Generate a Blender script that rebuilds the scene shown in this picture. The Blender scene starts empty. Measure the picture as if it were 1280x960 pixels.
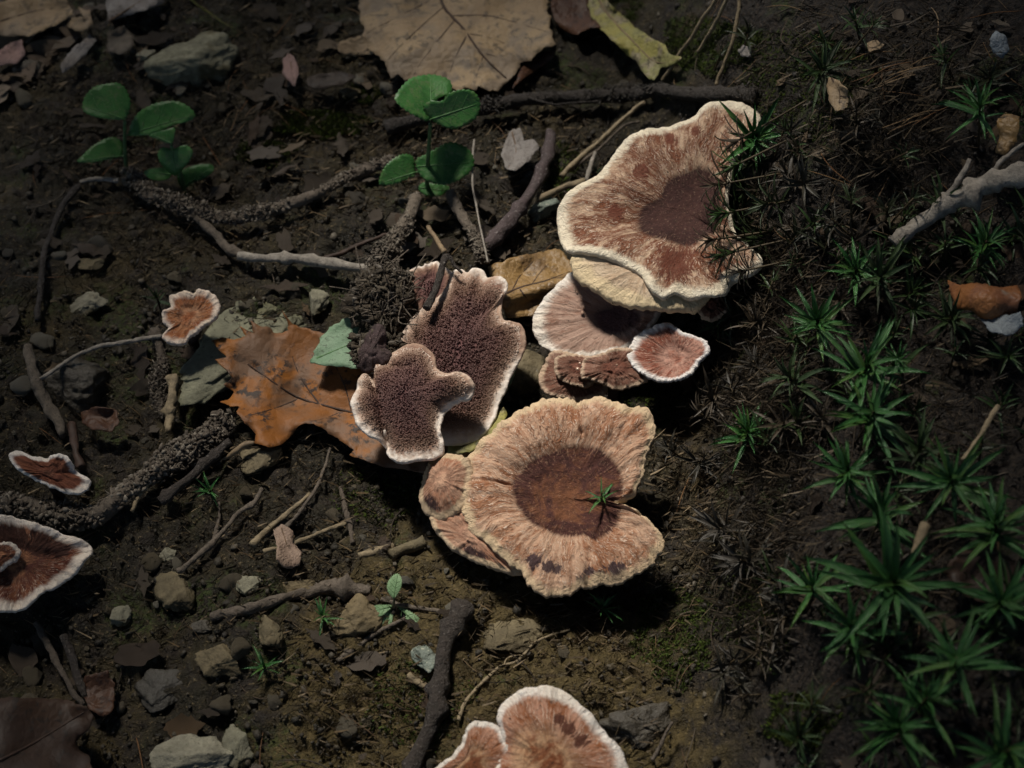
import bpy, math, random
import numpy as np
from mathutils import Vector, Matrix
from mathutils.geometry import delaunay_2d_cdt

rng = np.random.default_rng(7)
random.seed(7)
sc = bpy.context.scene

# ------------------------------------------------------------------ camera
DEP = math.radians(55.0)          # the lens looks down at 55 degrees
DIST = 0.455
TGT = np.array([0.0, 0.0, 0.012])
FWD = np.array([0.0, math.cos(DEP), -math.sin(DEP)])
UPV = np.array([0.0, math.sin(DEP), math.cos(DEP)])
CAM = TGT - FWD * DIST
TANH = 0.128 / 0.45
cam_d = bpy.data.cameras.new('camera')
cam = bpy.data.objects.new('camera', cam_d)
sc.collection.objects.link(cam)
cam.location = CAM
cam.rotation_euler = (math.pi / 2 - DEP, 0, 0)
cam_d.sensor_width = 36
cam_d.lens = 18 / TANH
cam_d.clip_start = 0.005
cam_d.clip_end = 100
cam_d.dof.use_dof = True
cam_d.dof.focus_distance = 0.447
cam_d.dof.aperture_fstop = 19.0
sc.camera = cam

# ------------------------------------------------------------------ light
SUN = np.array([-0.26, 0.44, 0.86]); SUN /= np.linalg.norm(SUN)
SUN_STRENGTH = 4.6
w = bpy.data.worlds.new('World'); sc.world = w; w.use_nodes = True
nt = w.node_tree
bg = nt.nodes['Background']
sky = nt.nodes.new('ShaderNodeTexSky'); sky.sky_type = 'NISHITA'; sky.sun_disc = False
sky.sun_elevation = math.asin(SUN[2]); sky.sun_rotation = math.atan2(SUN[0], SUN[1])
nt.links.new(sky.outputs[0], bg.inputs[0]); bg.inputs[1].default_value = 0.05
sd = bpy.data.lights.new('sun', 'SUN'); sd.energy = SUN_STRENGTH; sd.angle = math.radians(9); sd.color = (1, 0.945, 0.85)
so = bpy.data.objects.new('sun', sd); sc.collection.objects.link(so)
so.rotation_euler = Vector(SUN).to_track_quat('Z', 'Y').to_euler(); so.location = (0, 0, 3)
sc.view_settings.view_transform = 'Standard'; sc.view_settings.look = 'None'
sc.view_settings.exposure = 0.72; sc.view_settings.gamma = 1.0
sc.cycles.use_denoising = True
sc.cycles.max_bounces = 4; sc.cycles.diffuse_bounces = 2; sc.cycles.glossy_bounces = 2
sc.cycles.transmission_bounces = 2; sc.cycles.transparent_max_bounces = 4

# ------------------------------------------------------------------ numpy noise
_P = np.random.default_rng(11).random((256, 256, 8))
def vn(x, y, k=0):
    x = np.asarray(x, float); y = np.asarray(y, float)
    xi = np.floor(x).astype(int); yi = np.floor(y).astype(int)
    fx = x - xi; fy = y - yi
    fx = fx * fx * (3 - 2 * fx); fy = fy * fy * (3 - 2 * fy)
    P = _P[:, :, k % 8]
    a = P[xi % 256, yi % 256]; b = P[(xi + 1) % 256, yi % 256]
    c = P[xi % 256, (yi + 1) % 256]; d = P[(xi + 1) % 256, (yi + 1) % 256]
    return (a + (b - a) * fx + (c - a) * fy + (a - b - c + d) * fx * fy) * 2 - 1
def fbm(x, y, k=0, o=4, g=0.5):
    s = 0; a = 1.0
    for i in range(o):
        s = s + a * vn(x * 2 ** i + 17.3 * i, y * 2 ** i + 5.7 * i, k + i); a *= g
    return s
def sst(a, b, x):
    t = np.clip((np.asarray(x, float) - a) / (b - a), 0, 1); return t * t * (3 - 2 * t)

# ------------------------------------------------------------------ terrain
def H(x, y):
    x = np.asarray(x, float); y = np.asarray(y, float)
    e = x - (0.043 + 0.005 * np.sin(38 * y + 0.6) - 0.06 * np.clip(y, 0, 0.1))
    near = np.exp(-((x / 0.6) ** 2 + (y / 0.6) ** 2))
    h = 0.032 * sst(-0.006, 0.040, e) + 0.30 * np.tanh(np.clip(e - 0.01, 0, None) * (0.30 + 2.2 * np.clip(y, -0.03, 0.12)) / 0.30)
    h = h + near * (0.0048 * fbm(x / 0.050, y / 0.050, 0, 2) + 0.0022 * fbm(x / 0.016, y / 0.016, 2, 2))
    h = h + (1 - near) * 0.12 * fbm(x / 1.3, y / 1.3, 1, 3)
    # hollows at the left, a low step under the near caps
    h = h - 0.007 * np.exp(-(((x + 0.098) / 0.02) ** 2 + ((y - 0.0) / 0.02) ** 2))
    h = h - 0.008 * np.exp(-(((x + 0.105) / 0.025) ** 2 + ((y + 0.085) / 0.022) ** 2))
    h = h - 0.006 * np.exp(-(((x + 0.09) / 0.03) ** 2 + ((y - 0.088) / 0.02) ** 2))
    h = h - 0.004 * np.exp(-(((x - 0.02) / 0.03) ** 2 + ((y + 0.062) / 0.014) ** 2))
    # the bank bulges behind the large wavy cap and beside the small fan
    h = h + 0.017 * np.exp(-(((x - 0.078) / 0.021) ** 2 + ((y - 0.048) / 0.032) ** 2)) + 0.007 * np.exp(-(((x - 0.062) / 0.016) ** 2 + ((y + 0.002) / 0.02) ** 2))
    return h
def H1(p): return float(H(p[0], p[1]))

def ray(px, py):
    px = np.asarray(px, float); py = np.asarray(py, float)
    a = (px - 640) / 640 * TANH; b = -(py - 480) / 640 * TANH
    return FWD + a[..., None] * np.array([1.0, 0, 0]) + b[..., None] * UPV
def at_z(px, py, z):
    d = ray(px, py); t = (np.asarray(z) - CAM[2]) / d[..., 2]
    return CAM + d * t[..., None]
def hit(px, py, off=0.0, it=14):
    z = np.zeros(np.shape(px)) + 0.01
    for _ in range(it):
        p = at_z(px, py, z); z = 0.5 * z + 0.5 * (H(p[..., 0], p[..., 1]) + off)
    return at_z(px, py, z)
def at_y(px, py, Y):
    d = ray(px, py); t = (Y - CAM[1]) / d[..., 1]
    return CAM + d * t[..., None]
def on_plane(px, py, p0, n):
    d = ray(px, py); t = np.dot(p0 - CAM, n) / (d @ n)
    return CAM + d * t[..., None]
MM = 0.0002                       # about one photograph pixel at the subject

# ------------------------------------------------------------------ object helpers
COL = sc.collection
BASE = {}
def tag(o, label=None, cat=None, group=None, kind=None):
    if label: o['label'] = label
    if cat: o['category'] = cat
    if group: o['group'] = group
    if kind: o['kind'] = kind
    return o
def thing(name, label, cat, loc, group=None):
    o = bpy.data.objects.new(name, None); COL.objects.link(o)
    o.location = Vector(loc); o.empty_display_size = 0.005
    BASE[o.name] = np.array(loc, float)
    return tag(o, label, cat, group)
def mesh_of(name, v, f, mat, smooth=True, attrs=None):
    v = np.asarray(v, float)
    me = bpy.data.meshes.new(name)
    if isinstance(f, np.ndarray):
        n, k = f.shape
        me.vertices.add(len(v)); me.vertices.foreach_set('co', v.ravel())
        me.loops.add(n * k); me.loops.foreach_set('vertex_index', f.ravel().astype(np.int32))
        me.polygons.add(n)
        me.polygons.foreach_set('loop_start', np.arange(0, n * k, k, dtype=np.int32))
        me.update(calc_edges=True)
    else:
        me.from_pydata(v.tolist(), [], f); me.update()
    if smooth: me.polygons.foreach_set('use_smooth', np.ones(len(me.polygons), bool))
    for k_, a in (attrs or {}).items():
        a = np.asarray(a, float)
        if a.ndim == 1:
            at = me.attributes.new(k_, 'FLOAT', 'POINT'); at.data.foreach_set('value', a)
        else:
            at = me.attributes.new(k_, 'FLOAT_VECTOR', 'POINT'); at.data.foreach_set('vector', a.ravel())
    if mat: me.materials.append(mat)
    return me
def part(name, v, f, mat, parent=None, smooth=True, attrs=None, base=None):
    """a mesh from world coordinates; under a parent, or top-level with its origin at base"""
    v = np.asarray(v, float)
    if parent is not None: b = BASE[parent.name]
    else: b = np.array(base if base is not None else [v[:, 0].mean(), v[:, 1].mean(), v[:, 2].min()])
    o = bpy.data.objects.new(name, mesh_of(name, v - b, f, mat, smooth, attrs)); COL.objects.link(o)
    BASE[o.name] = b
    if parent is not None: o.parent = parent
    else: o.location = Vector(b)
    return o
def scatter(tv, tf, pos, mats, extra=None):
    """many copies of one small template as arrays: pos (n,3), mats (n,3,3)"""
    n = len(pos); k = len(tv)
    v = np.einsum('nij,kj->nki', mats, tv) + pos[:, None, :]
    f = (tf[None] + (np.arange(n) * k)[:, None, None]).reshape(-1, tf.shape[1])
    return v.reshape(-1, 3), f
def rand_rot(n, r=rng):
    q = r.normal(size=(n, 4)); q /= np.linalg.norm(q, axis=1)[:, None]
    a, b, c, d = q.T
    return np.stack([np.stack([1-2*(c*c+d*d), 2*(b*c-a*d), 2*(b*d+a*c)], -1),
                     np.stack([2*(b*c+a*d), 1-2*(b*b+d*d), 2*(c*d-a*b)], -1),
                     np.stack([2*(b*d-a*c), 2*(c*d+a*b), 1-2*(b*b+c*c)], -1)], 1)
def frame_z(nrm):
    """rotation matrices whose z axis is nrm (n,3)"""
    nrm = nrm / np.linalg.norm(nrm, axis=1)[:, None]
    ref = np.where(np.abs(nrm[:, :1]) < 0.9, np.array([[1.0, 0, 0]]), np.array([[0, 1.0, 0]]))
    x = np.cross(ref, nrm); x /= np.linalg.norm(x, axis=1)[:, None]
    return np.stack([x, np.cross(nrm, x), nrm], -1)
def catmull(pts, n=6, closed=True):
    p = np.asarray(pts, float); m = len(p); out = []
    for i in range(m if closed else m - 1):
        if closed: a, b, c, d = p[i-1], p[i], p[(i+1) % m], p[(i+2) % m]
        else: a, b, c, d = p[max(i-1, 0)], p[i], p[i+1], p[min(i+2, m-1)]
        for j in range(n):
            t = j / n
            out.append(0.5 * (2*b + (c-a)*t + (2*a-5*b+4*c-d)*t*t + (3*b-a-3*c+d)*t**3))
    if not closed: out.append(p[-1])
    return np.array(out)
def resample(p, n, closed=True):
    q = np.vstack([p, p[:1]]) if closed else p
    L = np.r_[0, np.cumsum(np.linalg.norm(np.diff(q, axis=0), axis=1))]
    s = np.linspace(0, L[-1], n, endpoint=not closed)
    return np.stack([np.interp(s, L, q[:, i]) for i in range(q.shape[1])], 1)
def inside(pts, poly):
    x, y = pts[:, 0], pts[:, 1]; r = np.zeros(len(pts), bool)
    j = len(poly) - 1
    for i in range(len(poly)):
        xi, yi = poly[i]; xj, yj = poly[j]
        c = ((yi > y) != (yj > y)) & (x < (xj - xi) * (y - yi) / (yj - yi + 1e-12) + xi)
        r ^= c; j = i
    return r
def seg_dist(pts, line, closed=False):
    l = np.asarray(line, float)
    if closed: l = np.vstack([l, l[:1]])
    a = l[:-1][None]; d = (l[1:] - l[:-1])[None]; p = pts[:, None]
    t = np.clip(((p - a) * d).sum(-1) / ((d * d).sum(-1) + 1e-12), 0, 1)
    return np.sqrt((((a + d * t[..., None]) - p) ** 2).sum(-1)).min(1)

# ------------------------------------------------------------------ materials
class NT:
    def __init__(s, name, rough=0.8, spec=0.3):
        s.m = bpy.data.materials.new(name); s.m.use_nodes = True
        s.t = s.m.node_tree; s.b = s.t.nodes['Principled BSDF']
        s.b.inputs['Roughness'].default_value = rough
        s.b.inputs['Specular IOR Level'].default_value = spec
        s.co = s.t.nodes.new('ShaderNodeTexCoord').outputs['Object']
    def _set(s, sock, v):
        if hasattr(v, 'is_linked') or isinstance(v, bpy.types.NodeSocket): s.t.links.new(v, sock)
        elif isinstance(v, (tuple, list)) and len(v) == 3 and sock.type == 'RGBA': sock.default_value = (*v, 1)
        else: sock.default_value = v
    def noise(s, scale, detail=4, rough=0.55, vec=None, dist=0.0):
        n = s.t.nodes.new('ShaderNodeTexNoise'); s._set(n.inputs['Vector'], vec or s.co)
        n.inputs['Scale'].default_value = scale; n.inputs['Detail'].default_value = detail
        n.inputs['Roughness'].default_value = rough; n.inputs['Distortion'].default_value = dist
        return n.outputs['Fac']
    def voro(s, scale, vec=None, feat='F1'):
        n = s.t.nodes.new('ShaderNodeTexVoronoi'); n.feature = feat; s._set(n.inputs['Vector'], vec or s.co)
        n.inputs['Scale'].default_value = scale; return n.outputs['Distance']
    def attr(s, name, vec=False):
        n = s.t.nodes.new('ShaderNodeAttribute'); n.attribute_name = name
        return n.outputs['Vector' if vec else 'Fac']
    def vscale(s, v, sx):
        n = s.t.nodes.new('ShaderNodeVectorMath'); n.operation = 'MULTIPLY'
        s._set(n.inputs[0], v); n.inputs[1].default_value = sx; return n.outputs[0]
    def math(s, op, a, b=0.0):
        n = s.t.nodes.new('ShaderNodeMath'); n.operation = op
        s._set(n.inputs[0], a); s._set(n.inputs[1], b); return n.outputs[0]
    def ss(s, x, a, b, lo=0.0, hi=1.0):
        n = s.t.nodes.new('ShaderNodeMapRange'); n.interpolation_type = 'SMOOTHSTEP'
        s._set(n.inputs[0], x); n.inputs[1].default_value = a; n.inputs[2].default_value = b
        n.inputs[3].default_value = lo; n.inputs[4].default_value = hi; return n.outputs[0]
    def mix(s, fac, a, b, mode='MIX'):
        n = s.t.nodes.new('ShaderNodeMix'); n.data_type = 'RGBA'; n.blend_type = mode
        s._set(n.inputs[0], fac); s._set(n.inputs[6], a); s._set(n.inputs[7], b); return n.outputs[2]
    def ramp(s, fac, stops):
        n = s.t.nodes.new('ShaderNodeValToRGB'); s._set(n.inputs[0], fac)
        e = n.color_ramp.elements
        while len(e) < len(stops): e.new(0.5)
        for i, (p, c) in enumerate(stops): e[i].position = p; e[i].color = (*c, 1)
        return n.outputs[0]
    def rnd(s):
        return s.t.nodes.new('ShaderNodeObjectInfo').outputs['Random']
    def isl(s):
        return s.t.nodes.new('ShaderNodeNewGeometry').outputs['Random Per Island']
    def bump(s, h, dist, strength=1.0, prev=None):
        n = s.t.nodes.new('ShaderNodeBump'); n.inputs['Distance'].default_value = dist
        n.inputs['Strength'].default_value = strength; s._set(n.inputs['Height'], h)
        if prev: s.t.links.new(prev, n.inputs['Normal'])
        return n.outputs[0]
    def done(s, col, nrm=None, rough=None):
        s._set(s.b.inputs['Base Color'], col)
        if nrm: s.t.links.new(nrm, s.b.inputs['Normal'])
        if rough is not None: s._set(s.b.inputs['Roughness'], rough)
        return s.m

def mat_ground():
    n = NT('forest_soil', 0.6, 0.35)
    a = n.noise(28, 5); b = n.noise(160, 5, 0.65); c = n.noise(900, 4, 0.7)
    col = n.ramp(a, [(0.3, (0.008, 0.007, 0.004)), (0.5, (0.026, 0.0205, 0.009)), (0.68, (0.058, 0.042, 0.016))])
    col = n.mix(n.ss(b, 0.42, 0.66), col, (0.022, 0.016, 0.011))
    col = n.mix(n.ss(c, 0.57, 0.70), col, (0.19, 0.145, 0.08))
    x = n.t.nodes.new('ShaderNodeSeparateXYZ'); n._set(x.inputs[0], n.co)
    dx = n.math('POWER', n.math('DIVIDE', n.math('ADD', x.outputs[0], 0.008), 0.05), 2.0); dy = n.math('POWER', n.math('DIVIDE', n.math('ADD', x.outputs[1], 0.085), 0.05), 2.0)
    cl_ = n.math('ADD', n.math('ADD', dx, dy), n.math('MULTIPLY', n.math('SUBTRACT', b, 0.5), 2.2))
    col = n.mix(n.ss(cl_, 0.5, 1.4, 0.72, 0.0), col, n.mix(n.ss(c, 0.4, 0.65), (0.078, 0.055, 0.018), (0.140, 0.100, 0.036)))
    # dark humus on the bank, ochre clay in the open ground
    col = n.mix(n.ss(n.math('ADD', x.outputs[0], n.math('MULTIPLY', n.math('SUBTRACT', b, 0.5), 0.05)), 0.035, 0.065), col, n.mix(n.ss(c, 0.45, 0.7), (0.012, 0.009, 0.007), (0.055, 0.04, 0.028)))
    g = n.noise(45, 3); g2 = n.noise(700, 3, 0.7)
    col = n.mix(n.math('MULTIPLY', n.ss(g, 0.54, 0.66), n.ss(g2, 0.4, 0.62, 0, 0.8)), col, (0.040, 0.058, 0.010))
    h = n.math('ADD', n.math('MULTIPLY', b, 0.6), n.math('MULTIPLY', c, 0.4))
    return n.done(col, n.bump(h, 0.0035, 1.0), n.ss(c, 0.3, 0.7, 0.42, 0.85))
def mat_var(name, cols, scale=300, rough=0.8, bumpd=0.0004, per='rnd', spec=0.3, fleck=None, bscale=None, mossy=None):
    """a base colour that varies per object, with a grain of its own"""
    n = NT(name, rough, spec)
    r = n.rnd() if per == 'rnd' else n.isl()
    st = [(i / max(len(cols) - 1, 1), c) for i, c in enumerate(cols)]
    col = n.ramp(r, st) if len(cols) > 1 else cols[0]
    a = n.noise(scale, 5, 0.65)
    col = n.mix(n.ss(a, 0.3, 0.7), n.mix(0.5, col, (0.015, 0.012, 0.008)), col)
    if fleck: col = n.mix(n.ss(n.noise(scale * 3.1, 3, 0.7), 0.58, 0.68), col, fleck)
    if mossy: col = n.mix(n.ss(n.noise(scale * 0.4, 3), 0.52, 0.66), col, mossy)
    return n.done(col, n.bump(n.noise(bscale or scale * 2, 5, 0.7), bumpd))

def mat_cap(name, rim, outer, streak, inner, inner2, rimw=0.07, patch=0.5, edge=0.03, spot=None, fib=9.0, purple=None, contrast=1.0, pale=(0.66, 0.52, 0.41)):
    n = NT(name, 0.85, 0.2)
    s = n.attr('s'); rad = n.attr('rad', True); blot = n.attr('blot')
    wv = n.t.nodes.new('ShaderNodeTexNoise'); n._set(wv.inputs['Vector'], n.co); wv.inputs['Scale'].default_value = 130; wv.inputs['Detail'].default_value = 3
    warp = n.t.nodes.new('ShaderNodeVectorMath'); warp.operation = 'MULTIPLY_ADD'
    n._set(warp.inputs[0], wv.outputs['Color']); warp.inputs[1].default_value = (0.34, 0.34, 0.5); n._set(warp.inputs[2], rad)
    rw = warp.outputs[0]
    f1 = n.noise(1.0, 5, 0.6, n.vscale(rw, (fib, fib, 2.2)))
    f2 = n.noise(1.0, 4, 0.65, n.vscale(rw, (fib * 3.3, fib * 3.3, 6.5)))
    f3 = n.noise(1.0, 3, 0.6, n.vscale(rw, (fib * 7.0, fib * 7.0, 9.0)))
    p = n.noise(70, 4, 0.6, None, 0.8); g = n.noise(420, 4, 0.7)
    k = n.math('ADD', n.math('MULTIPLY', f1, 0.42), n.math('ADD', n.math('MULTIPLY', p, 0.42), n.math('MULTIPLY', g, 0.16)))
    o = (0.5 - patch) * 0.3
    col = n.mix(n.ss(k, 0.43 + o, 0.57 + o), outer, streak)
    amt = n.math('MULTIPLY', n.ss(f2, 0.50, 0.64, 0, 0.75 * contrast), n.ss(p, 0.35, 0.6, 0.25, 1.0))
    col = n.mix(amt, col, n.mix(0.4, streak, (0.03, 0.015, 0.012)))
    col = n.mix(n.math('MULTIPLY', n.ss(f3, 0.52, 0.66, 0, 0.8 * contrast), n.ss(g, 0.4, 0.6, 0.3, 1.0)), col, pale)
    sj = n.math('ADD', s, n.math('MULTIPLY', n.math('SUBTRACT', f2, 0.5), 0.10))
    sj = n.math('ADD', sj, n.math('MULTIPLY', n.math('SUBTRACT', p, 0.5), 0.14))
    q = n.noise(150, 5, 0.65, None, 1.2)
    inn = n.mix(n.ss(n.math('ADD', q, n.math('MULTIPLY', n.math('SUBTRACT', 0.30, s), 0.55)), 0.42, 0.62), inner, inner2)
    inn = n.mix(n.ss(n.noise(700, 4, 0.75), 0.40, 0.68, 0, 0.7), inn, n.mix(0.65, inn, (0.015, 0.008, 0.008)))
    inn = n.mix(n.ss(n.noise(1700, 2, 0.6), 0.60, 0.70, 0, 0.5), inn, n.mix(0.3, inner2, outer))
    inn = n.mix(n.math('MULTIPLY', n.ss(f2, 0.54, 0.66, 0, 0.6), n.ss(s, 0.34, 0.5)), inn, n.mix(0.5, inner2, outer))
    col = n.mix(n.ss(sj, 0.5 - edge, 0.5 + edge), inn, col)
    if purple:                                    # dark wet blotches
        bj = n.math('ADD', blot, n.math('ADD', n.math('MULTIPLY', n.math('SUBTRACT', f2, 0.5), 1.5), n.math('MULTIPLY', n.math('SUBTRACT', n.noise(300, 4, 0.7), 0.5), 1.2)))
        col = n.mix(n.math('MULTIPLY', n.ss(bj, 0.34, 0.62, 0, 0.92), n.ss(blot, 0.0, 0.12)), col, purple)
    rj = n.math('ADD', s, n.math('MULTIPLY', n.math('SUBTRACT', f2, 0.5), 0.11))
    rj = n.math('ADD', rj, n.math('MULTIPLY', n.math('SUBTRACT', p, 0.5), rimw * 3.6))
    rc = n.mix(n.ss(f3, 0.45, 0.65, 0, 0.55), rim, n.mix(0.55, rim, outer))
    rc = n.mix(n.ss(p, 0.4, 0.6, 0, 0.4), rc, n.mix(0.5, rim, (0.66, 0.50, 0.30)))
    col = n.mix(n.ss(rj, 1 - rimw * 1.8, 1 - rimw * 0.35), col, rc)
    if spot: col = n.mix(n.ss(n.noise(900, 2, 0.5), 0.70, 0.76), col, spot)
    col = n.mix(n.math('MULTIPLY', n.ss(n.noise(520, 4, 0.75), 0.62, 0.70, 0, 0.85), n.ss(n.noise(60, 2), 0.42, 0.6)), col, (0.05, 0.035, 0.022))
    u = n.attr('under')
    col = n.mix(u, col, n.mix(0.4, rim, (0.20, 0.12, 0.09)))
    h = n.math('ADD', n.math('MULTIPLY', n.math('MULTIPLY', f2, 0.55 * contrast), n.ss(s, 0.3, 0.55)), n.math('MULTIPLY', n.noise(1300, 4, 0.7), 0.55))
    h = n.math('ADD', h, n.math('MULTIPLY', n.math('MULTIPLY', f3, 0.35), n.ss(s, 0.3, 0.55)))
    return n.done(col, n.bump(h, 0.0012, 0.9))

def mat_leaf(name, c1, c2, spot=(0.02, 0.015, 0.01), scale=70, spots=0.6, rough=0.55, bumpd=0.0004, c3=None, trans=0.0):
    n = NT(name, rough, 0.35)
    a = n.noise(scale, 4, 0.6, None, 0.4); b = n.noise(scale * 9, 4, 0.7); c = n.noise(scale * 2.6, 3)
    col = n.mix(n.ss(a, 0.40, 0.60), c1, c2)
    if c3: col = n.mix(n.ss(c, 0.52, 0.64), col, c3)
    col = n.mix(n.math('MULTIPLY', n.ss(b, 0.52, 0.62), n.ss(c, 0.35, 0.6, 0, spots)), col, spot)
    h = n.math('ADD', n.math('MULTIPLY', n.voro(scale * 9, None, 'DISTANCE_TO_EDGE'), 1.2), b)
    return n.done(col, n.bump(h, bumpd))

MAT = {}
MAT['soil'] = mat_ground()
MAT['crumb'] = mat_var('soil_crumbs', [(0.016, 0.012, 0.008), (0.036, 0.027, 0.014), (0.022, 0.018, 0.011), (0.075, 0.056, 0.028), (0.026, 0.021, 0.012), (0.15, 0.125, 0.09)], 900, 0.6, 0.0003, 'isl', 0.5)
MAT['crust'] = mat_var('root_crust', [(0.05, 0.038, 0.028), (0.17, 0.14, 0.11), (0.09, 0.07, 0.054), (0.27, 0.235, 0.19), (0.12, 0.095, 0.07)], 900, 0.85, 0.0002, 'isl')
MAT['bankcrumb'] = mat_var('humus_crumbs', [(0.010, 0.008, 0.006), (0.03, 0.022, 0.014), (0.016, 0.012, 0.009), (0.06, 0.045, 0.03)], 900, 0.55, 0.0003, 'isl', 0.5)
MAT['crust2'] = mat_var('clump_grains', [(0.03, 0.022, 0.014), (0.07, 0.052, 0.034), (0.045, 0.034, 0.022), (0.11, 0.088, 0.062), (0.03, 0.024, 0.016), (0.22, 0.19, 0.16)], 900, 0.8, 0.0002, 'isl')
MAT['clod'] = mat_var('clod_soil', [(0.055, 0.041, 0.027)], 500, 0.85, 0.0012)
MAT['stone'] = mat_var('pale_stone', [(0.25, 0.24, 0.16), (0.29, 0.27, 0.20), (0.21, 0.20, 0.14)], 220, 0.8, 0.0008, 'rnd', 0.3, (0.10, 0.095, 0.065), None, (0.085, 0.07, 0.036))
MAT['stone_olive'] = mat_var('olive_stone', [(0.21, 0.205, 0.135)], 200, 0.7, 0.0006, 'rnd', 0.35, (0.09, 0.09, 0.06), None, (0.11, 0.105, 0.05))
MAT['stone_brown'] = mat_var('ochre_stone', [(0.20, 0.15, 0.08), (0.16, 0.13, 0.075), (0.24, 0.19, 0.115)], 240, 0.75, 0.0008, 'rnd', 0.3, (0.09, 0.07, 0.04), None, (0.06, 0.046, 0.024))
MAT['stone_green'] = mat_var('green_grey_stone', [(0.15, 0.19, 0.15), (0.20, 0.23, 0.19)], 260, 0.5, 0.0007, 'rnd', 0.5, (0.36, 0.36, 0.28))
MAT['stone_dark'] = mat_var('dark_stone', [(0.060, 0.050, 0.036), (0.085, 0.070, 0.048), (0.05, 0.045, 0.036)], 240, 0.5, 0.0008, 'rnd', 0.5)
MAT['pebble'] = mat_var('pebbles', [(0.09, 0.068, 0.04), (0.19, 0.155, 0.10), (0.05, 0.045, 0.036), (0.13, 0.10, 0.055), (0.26, 0.24, 0.19), (0.075, 0.062, 0.045)], 400, 0.65, 0.0006, 'rnd', 0.4)
MAT['needle'] = mat_var('dry_needle', [(0.22, 0.125, 0.055), (0.32, 0.21, 0.11), (0.13, 0.075, 0.04), (0.26, 0.115, 0.04), (0.38, 0.28, 0.17)], 500, 0.55, 0.0002)
MAT['needle_dark'] = mat_var('damp_needle', [(0.05, 0.036, 0.024), (0.12, 0.085, 0.055), (0.035, 0.027, 0.02), (0.18, 0.14, 0.10)], 500, 0.5, 0.0002)
MAT['bark'] = mat_var('grey_bark', [(0.15, 0.12, 0.095), (0.19, 0.155, 0.12), (0.12, 0.095, 0.075)], 600, 0.8, 0.0007, 'rnd', 0.25, (0.05, 0.04, 0.03))
MAT['bark_dark'] = mat_var('dark_bark', [(0.050, 0.040, 0.034), (0.065, 0.050, 0.040)], 500, 0.6, 0.0016, 'rnd', 0.4, (0.16, 0.14, 0.125))
MAT['bark_purple'] = mat_var('purple_bark', [(0.085, 0.06, 0.060)], 500, 0.65, 0.0007, 'rnd', 0.35, (0.24, 0.21, 0.20))
MAT['bark_pale'] = mat_var('pale_bark', [(0.30, 0.265, 0.225), (0.36, 0.32, 0.27)], 420, 0.75, 0.0006, 'rnd', 0.3, (0.13, 0.11, 0.09))
MAT['root_pale'] = mat_var('pale_root', [(0.26, 0.20, 0.12), (0.32, 0.25, 0.155)], 500, 0.7, 0.0004)
MAT['moss'] = mat_var('moss_green', [(0.040, 0.140, 0.032), (0.060, 0.195, 0.046), (0.034, 0.120, 0.038), (0.085, 0.185, 0.034)], 600, 0.26, 0.0001, 'rnd', 0.5)
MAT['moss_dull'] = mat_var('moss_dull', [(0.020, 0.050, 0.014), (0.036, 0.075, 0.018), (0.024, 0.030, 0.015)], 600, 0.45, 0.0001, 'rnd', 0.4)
MAT['moss_dead'] = mat_var('moss_withered', [(0.045, 0.034, 0.022), (0.075, 0.055, 0.034), (0.030, 0.026, 0.020), (0.055, 0.05, 0.035)], 600, 0.55, 0.0001, 'rnd', 0.4)
MAT['carpet'] = mat_var('moss_carpet', [(0.045, 0.080, 0.010), (0.085, 0.125, 0.016), (0.050, 0.060, 0.014), (0.028, 0.045, 0.010)], 900, 0.6, 0.0001, 'isl', 0.3)
MAT['fibre'] = mat_var('dead_fibre', [(0.030, 0.023, 0.015), (0.09, 0.064, 0.038), (0.018, 0.015, 0.011), (0.055, 0.043, 0.030), (0.18, 0.135, 0.085), (0.024, 0.019, 0.014)], 700, 0.55, 0.0001, 'isl', 0.4)
MAT['fibre_soil'] = mat_var('broken_stems', [(0.03, 0.023, 0.014), (0.20, 0.135, 0.07), (0.05, 0.037, 0.022), (0.12, 0.085, 0.05), (0.30, 0.225, 0.14), (0.035, 0.027, 0.018)], 700, 0.6, 0.0001, 'isl', 0.35)
MAT['moss_stem'] = mat_var('moss_stem', [(0.07, 0.05, 0.025)], 600, 0.6, 0.0001)
MAT['green'] = mat_leaf('seedling_leaf', (0.022, 0.088, 0.018), (0.040, 0.130, 0.030), (0.085, 0.115, 0.055), 130, 0.75, 0.45, 0.00008, (0.050, 0.125, 0.030))
MAT['green_pale'] = mat_leaf('sprout_leaf', (0.14, 0.24, 0.11), (0.19, 0.29, 0.15), (0.10, 0.17, 0.07), 200, 0.3, 0.5, 0.00015)
MAT['green_stem'] = mat_var('seedling_stem', [(0.10, 0.19, 0.075)], 500, 0.5, 0.0001)
MAT['green_under'] = mat_leaf('green_leaf_back', (0.13, 0.215, 0.125), (0.165, 0.25, 0.155), (0.03, 0.04, 0.02), 150, 0.6, 0.6, 0.0001)
MAT['rib_green'] = mat_var('green_rib', [(0.085, 0.20, 0.065)], 500, 0.45, 0.0001)
MAT['oak'] = mat_leaf('orange_brown_leaf', (0.20, 0.070, 0.010), (0.135, 0.075, 0.042), (0.022, 0.014, 0.010), 34, 0.95, 0.62, 0.0003, (0.24, 0.085, 0.012))
MAT['tan'] = mat_leaf('tan_leaf', (0.235, 0.165, 0.095), (0.175, 0.132, 0.09), (0.055, 0.045, 0.035), 40, 0.7, 0.65, 0.0004, (0.26, 0.185, 0.105))
MAT['tan2'] = mat_leaf('ochre_leaf', (0.24, 0.145, 0.055), (0.20, 0.125, 0.055), (0.045, 0.03, 0.018), 60, 0.6, 0.42, 0.0004, (0.15, 0.09, 0.04))
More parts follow.
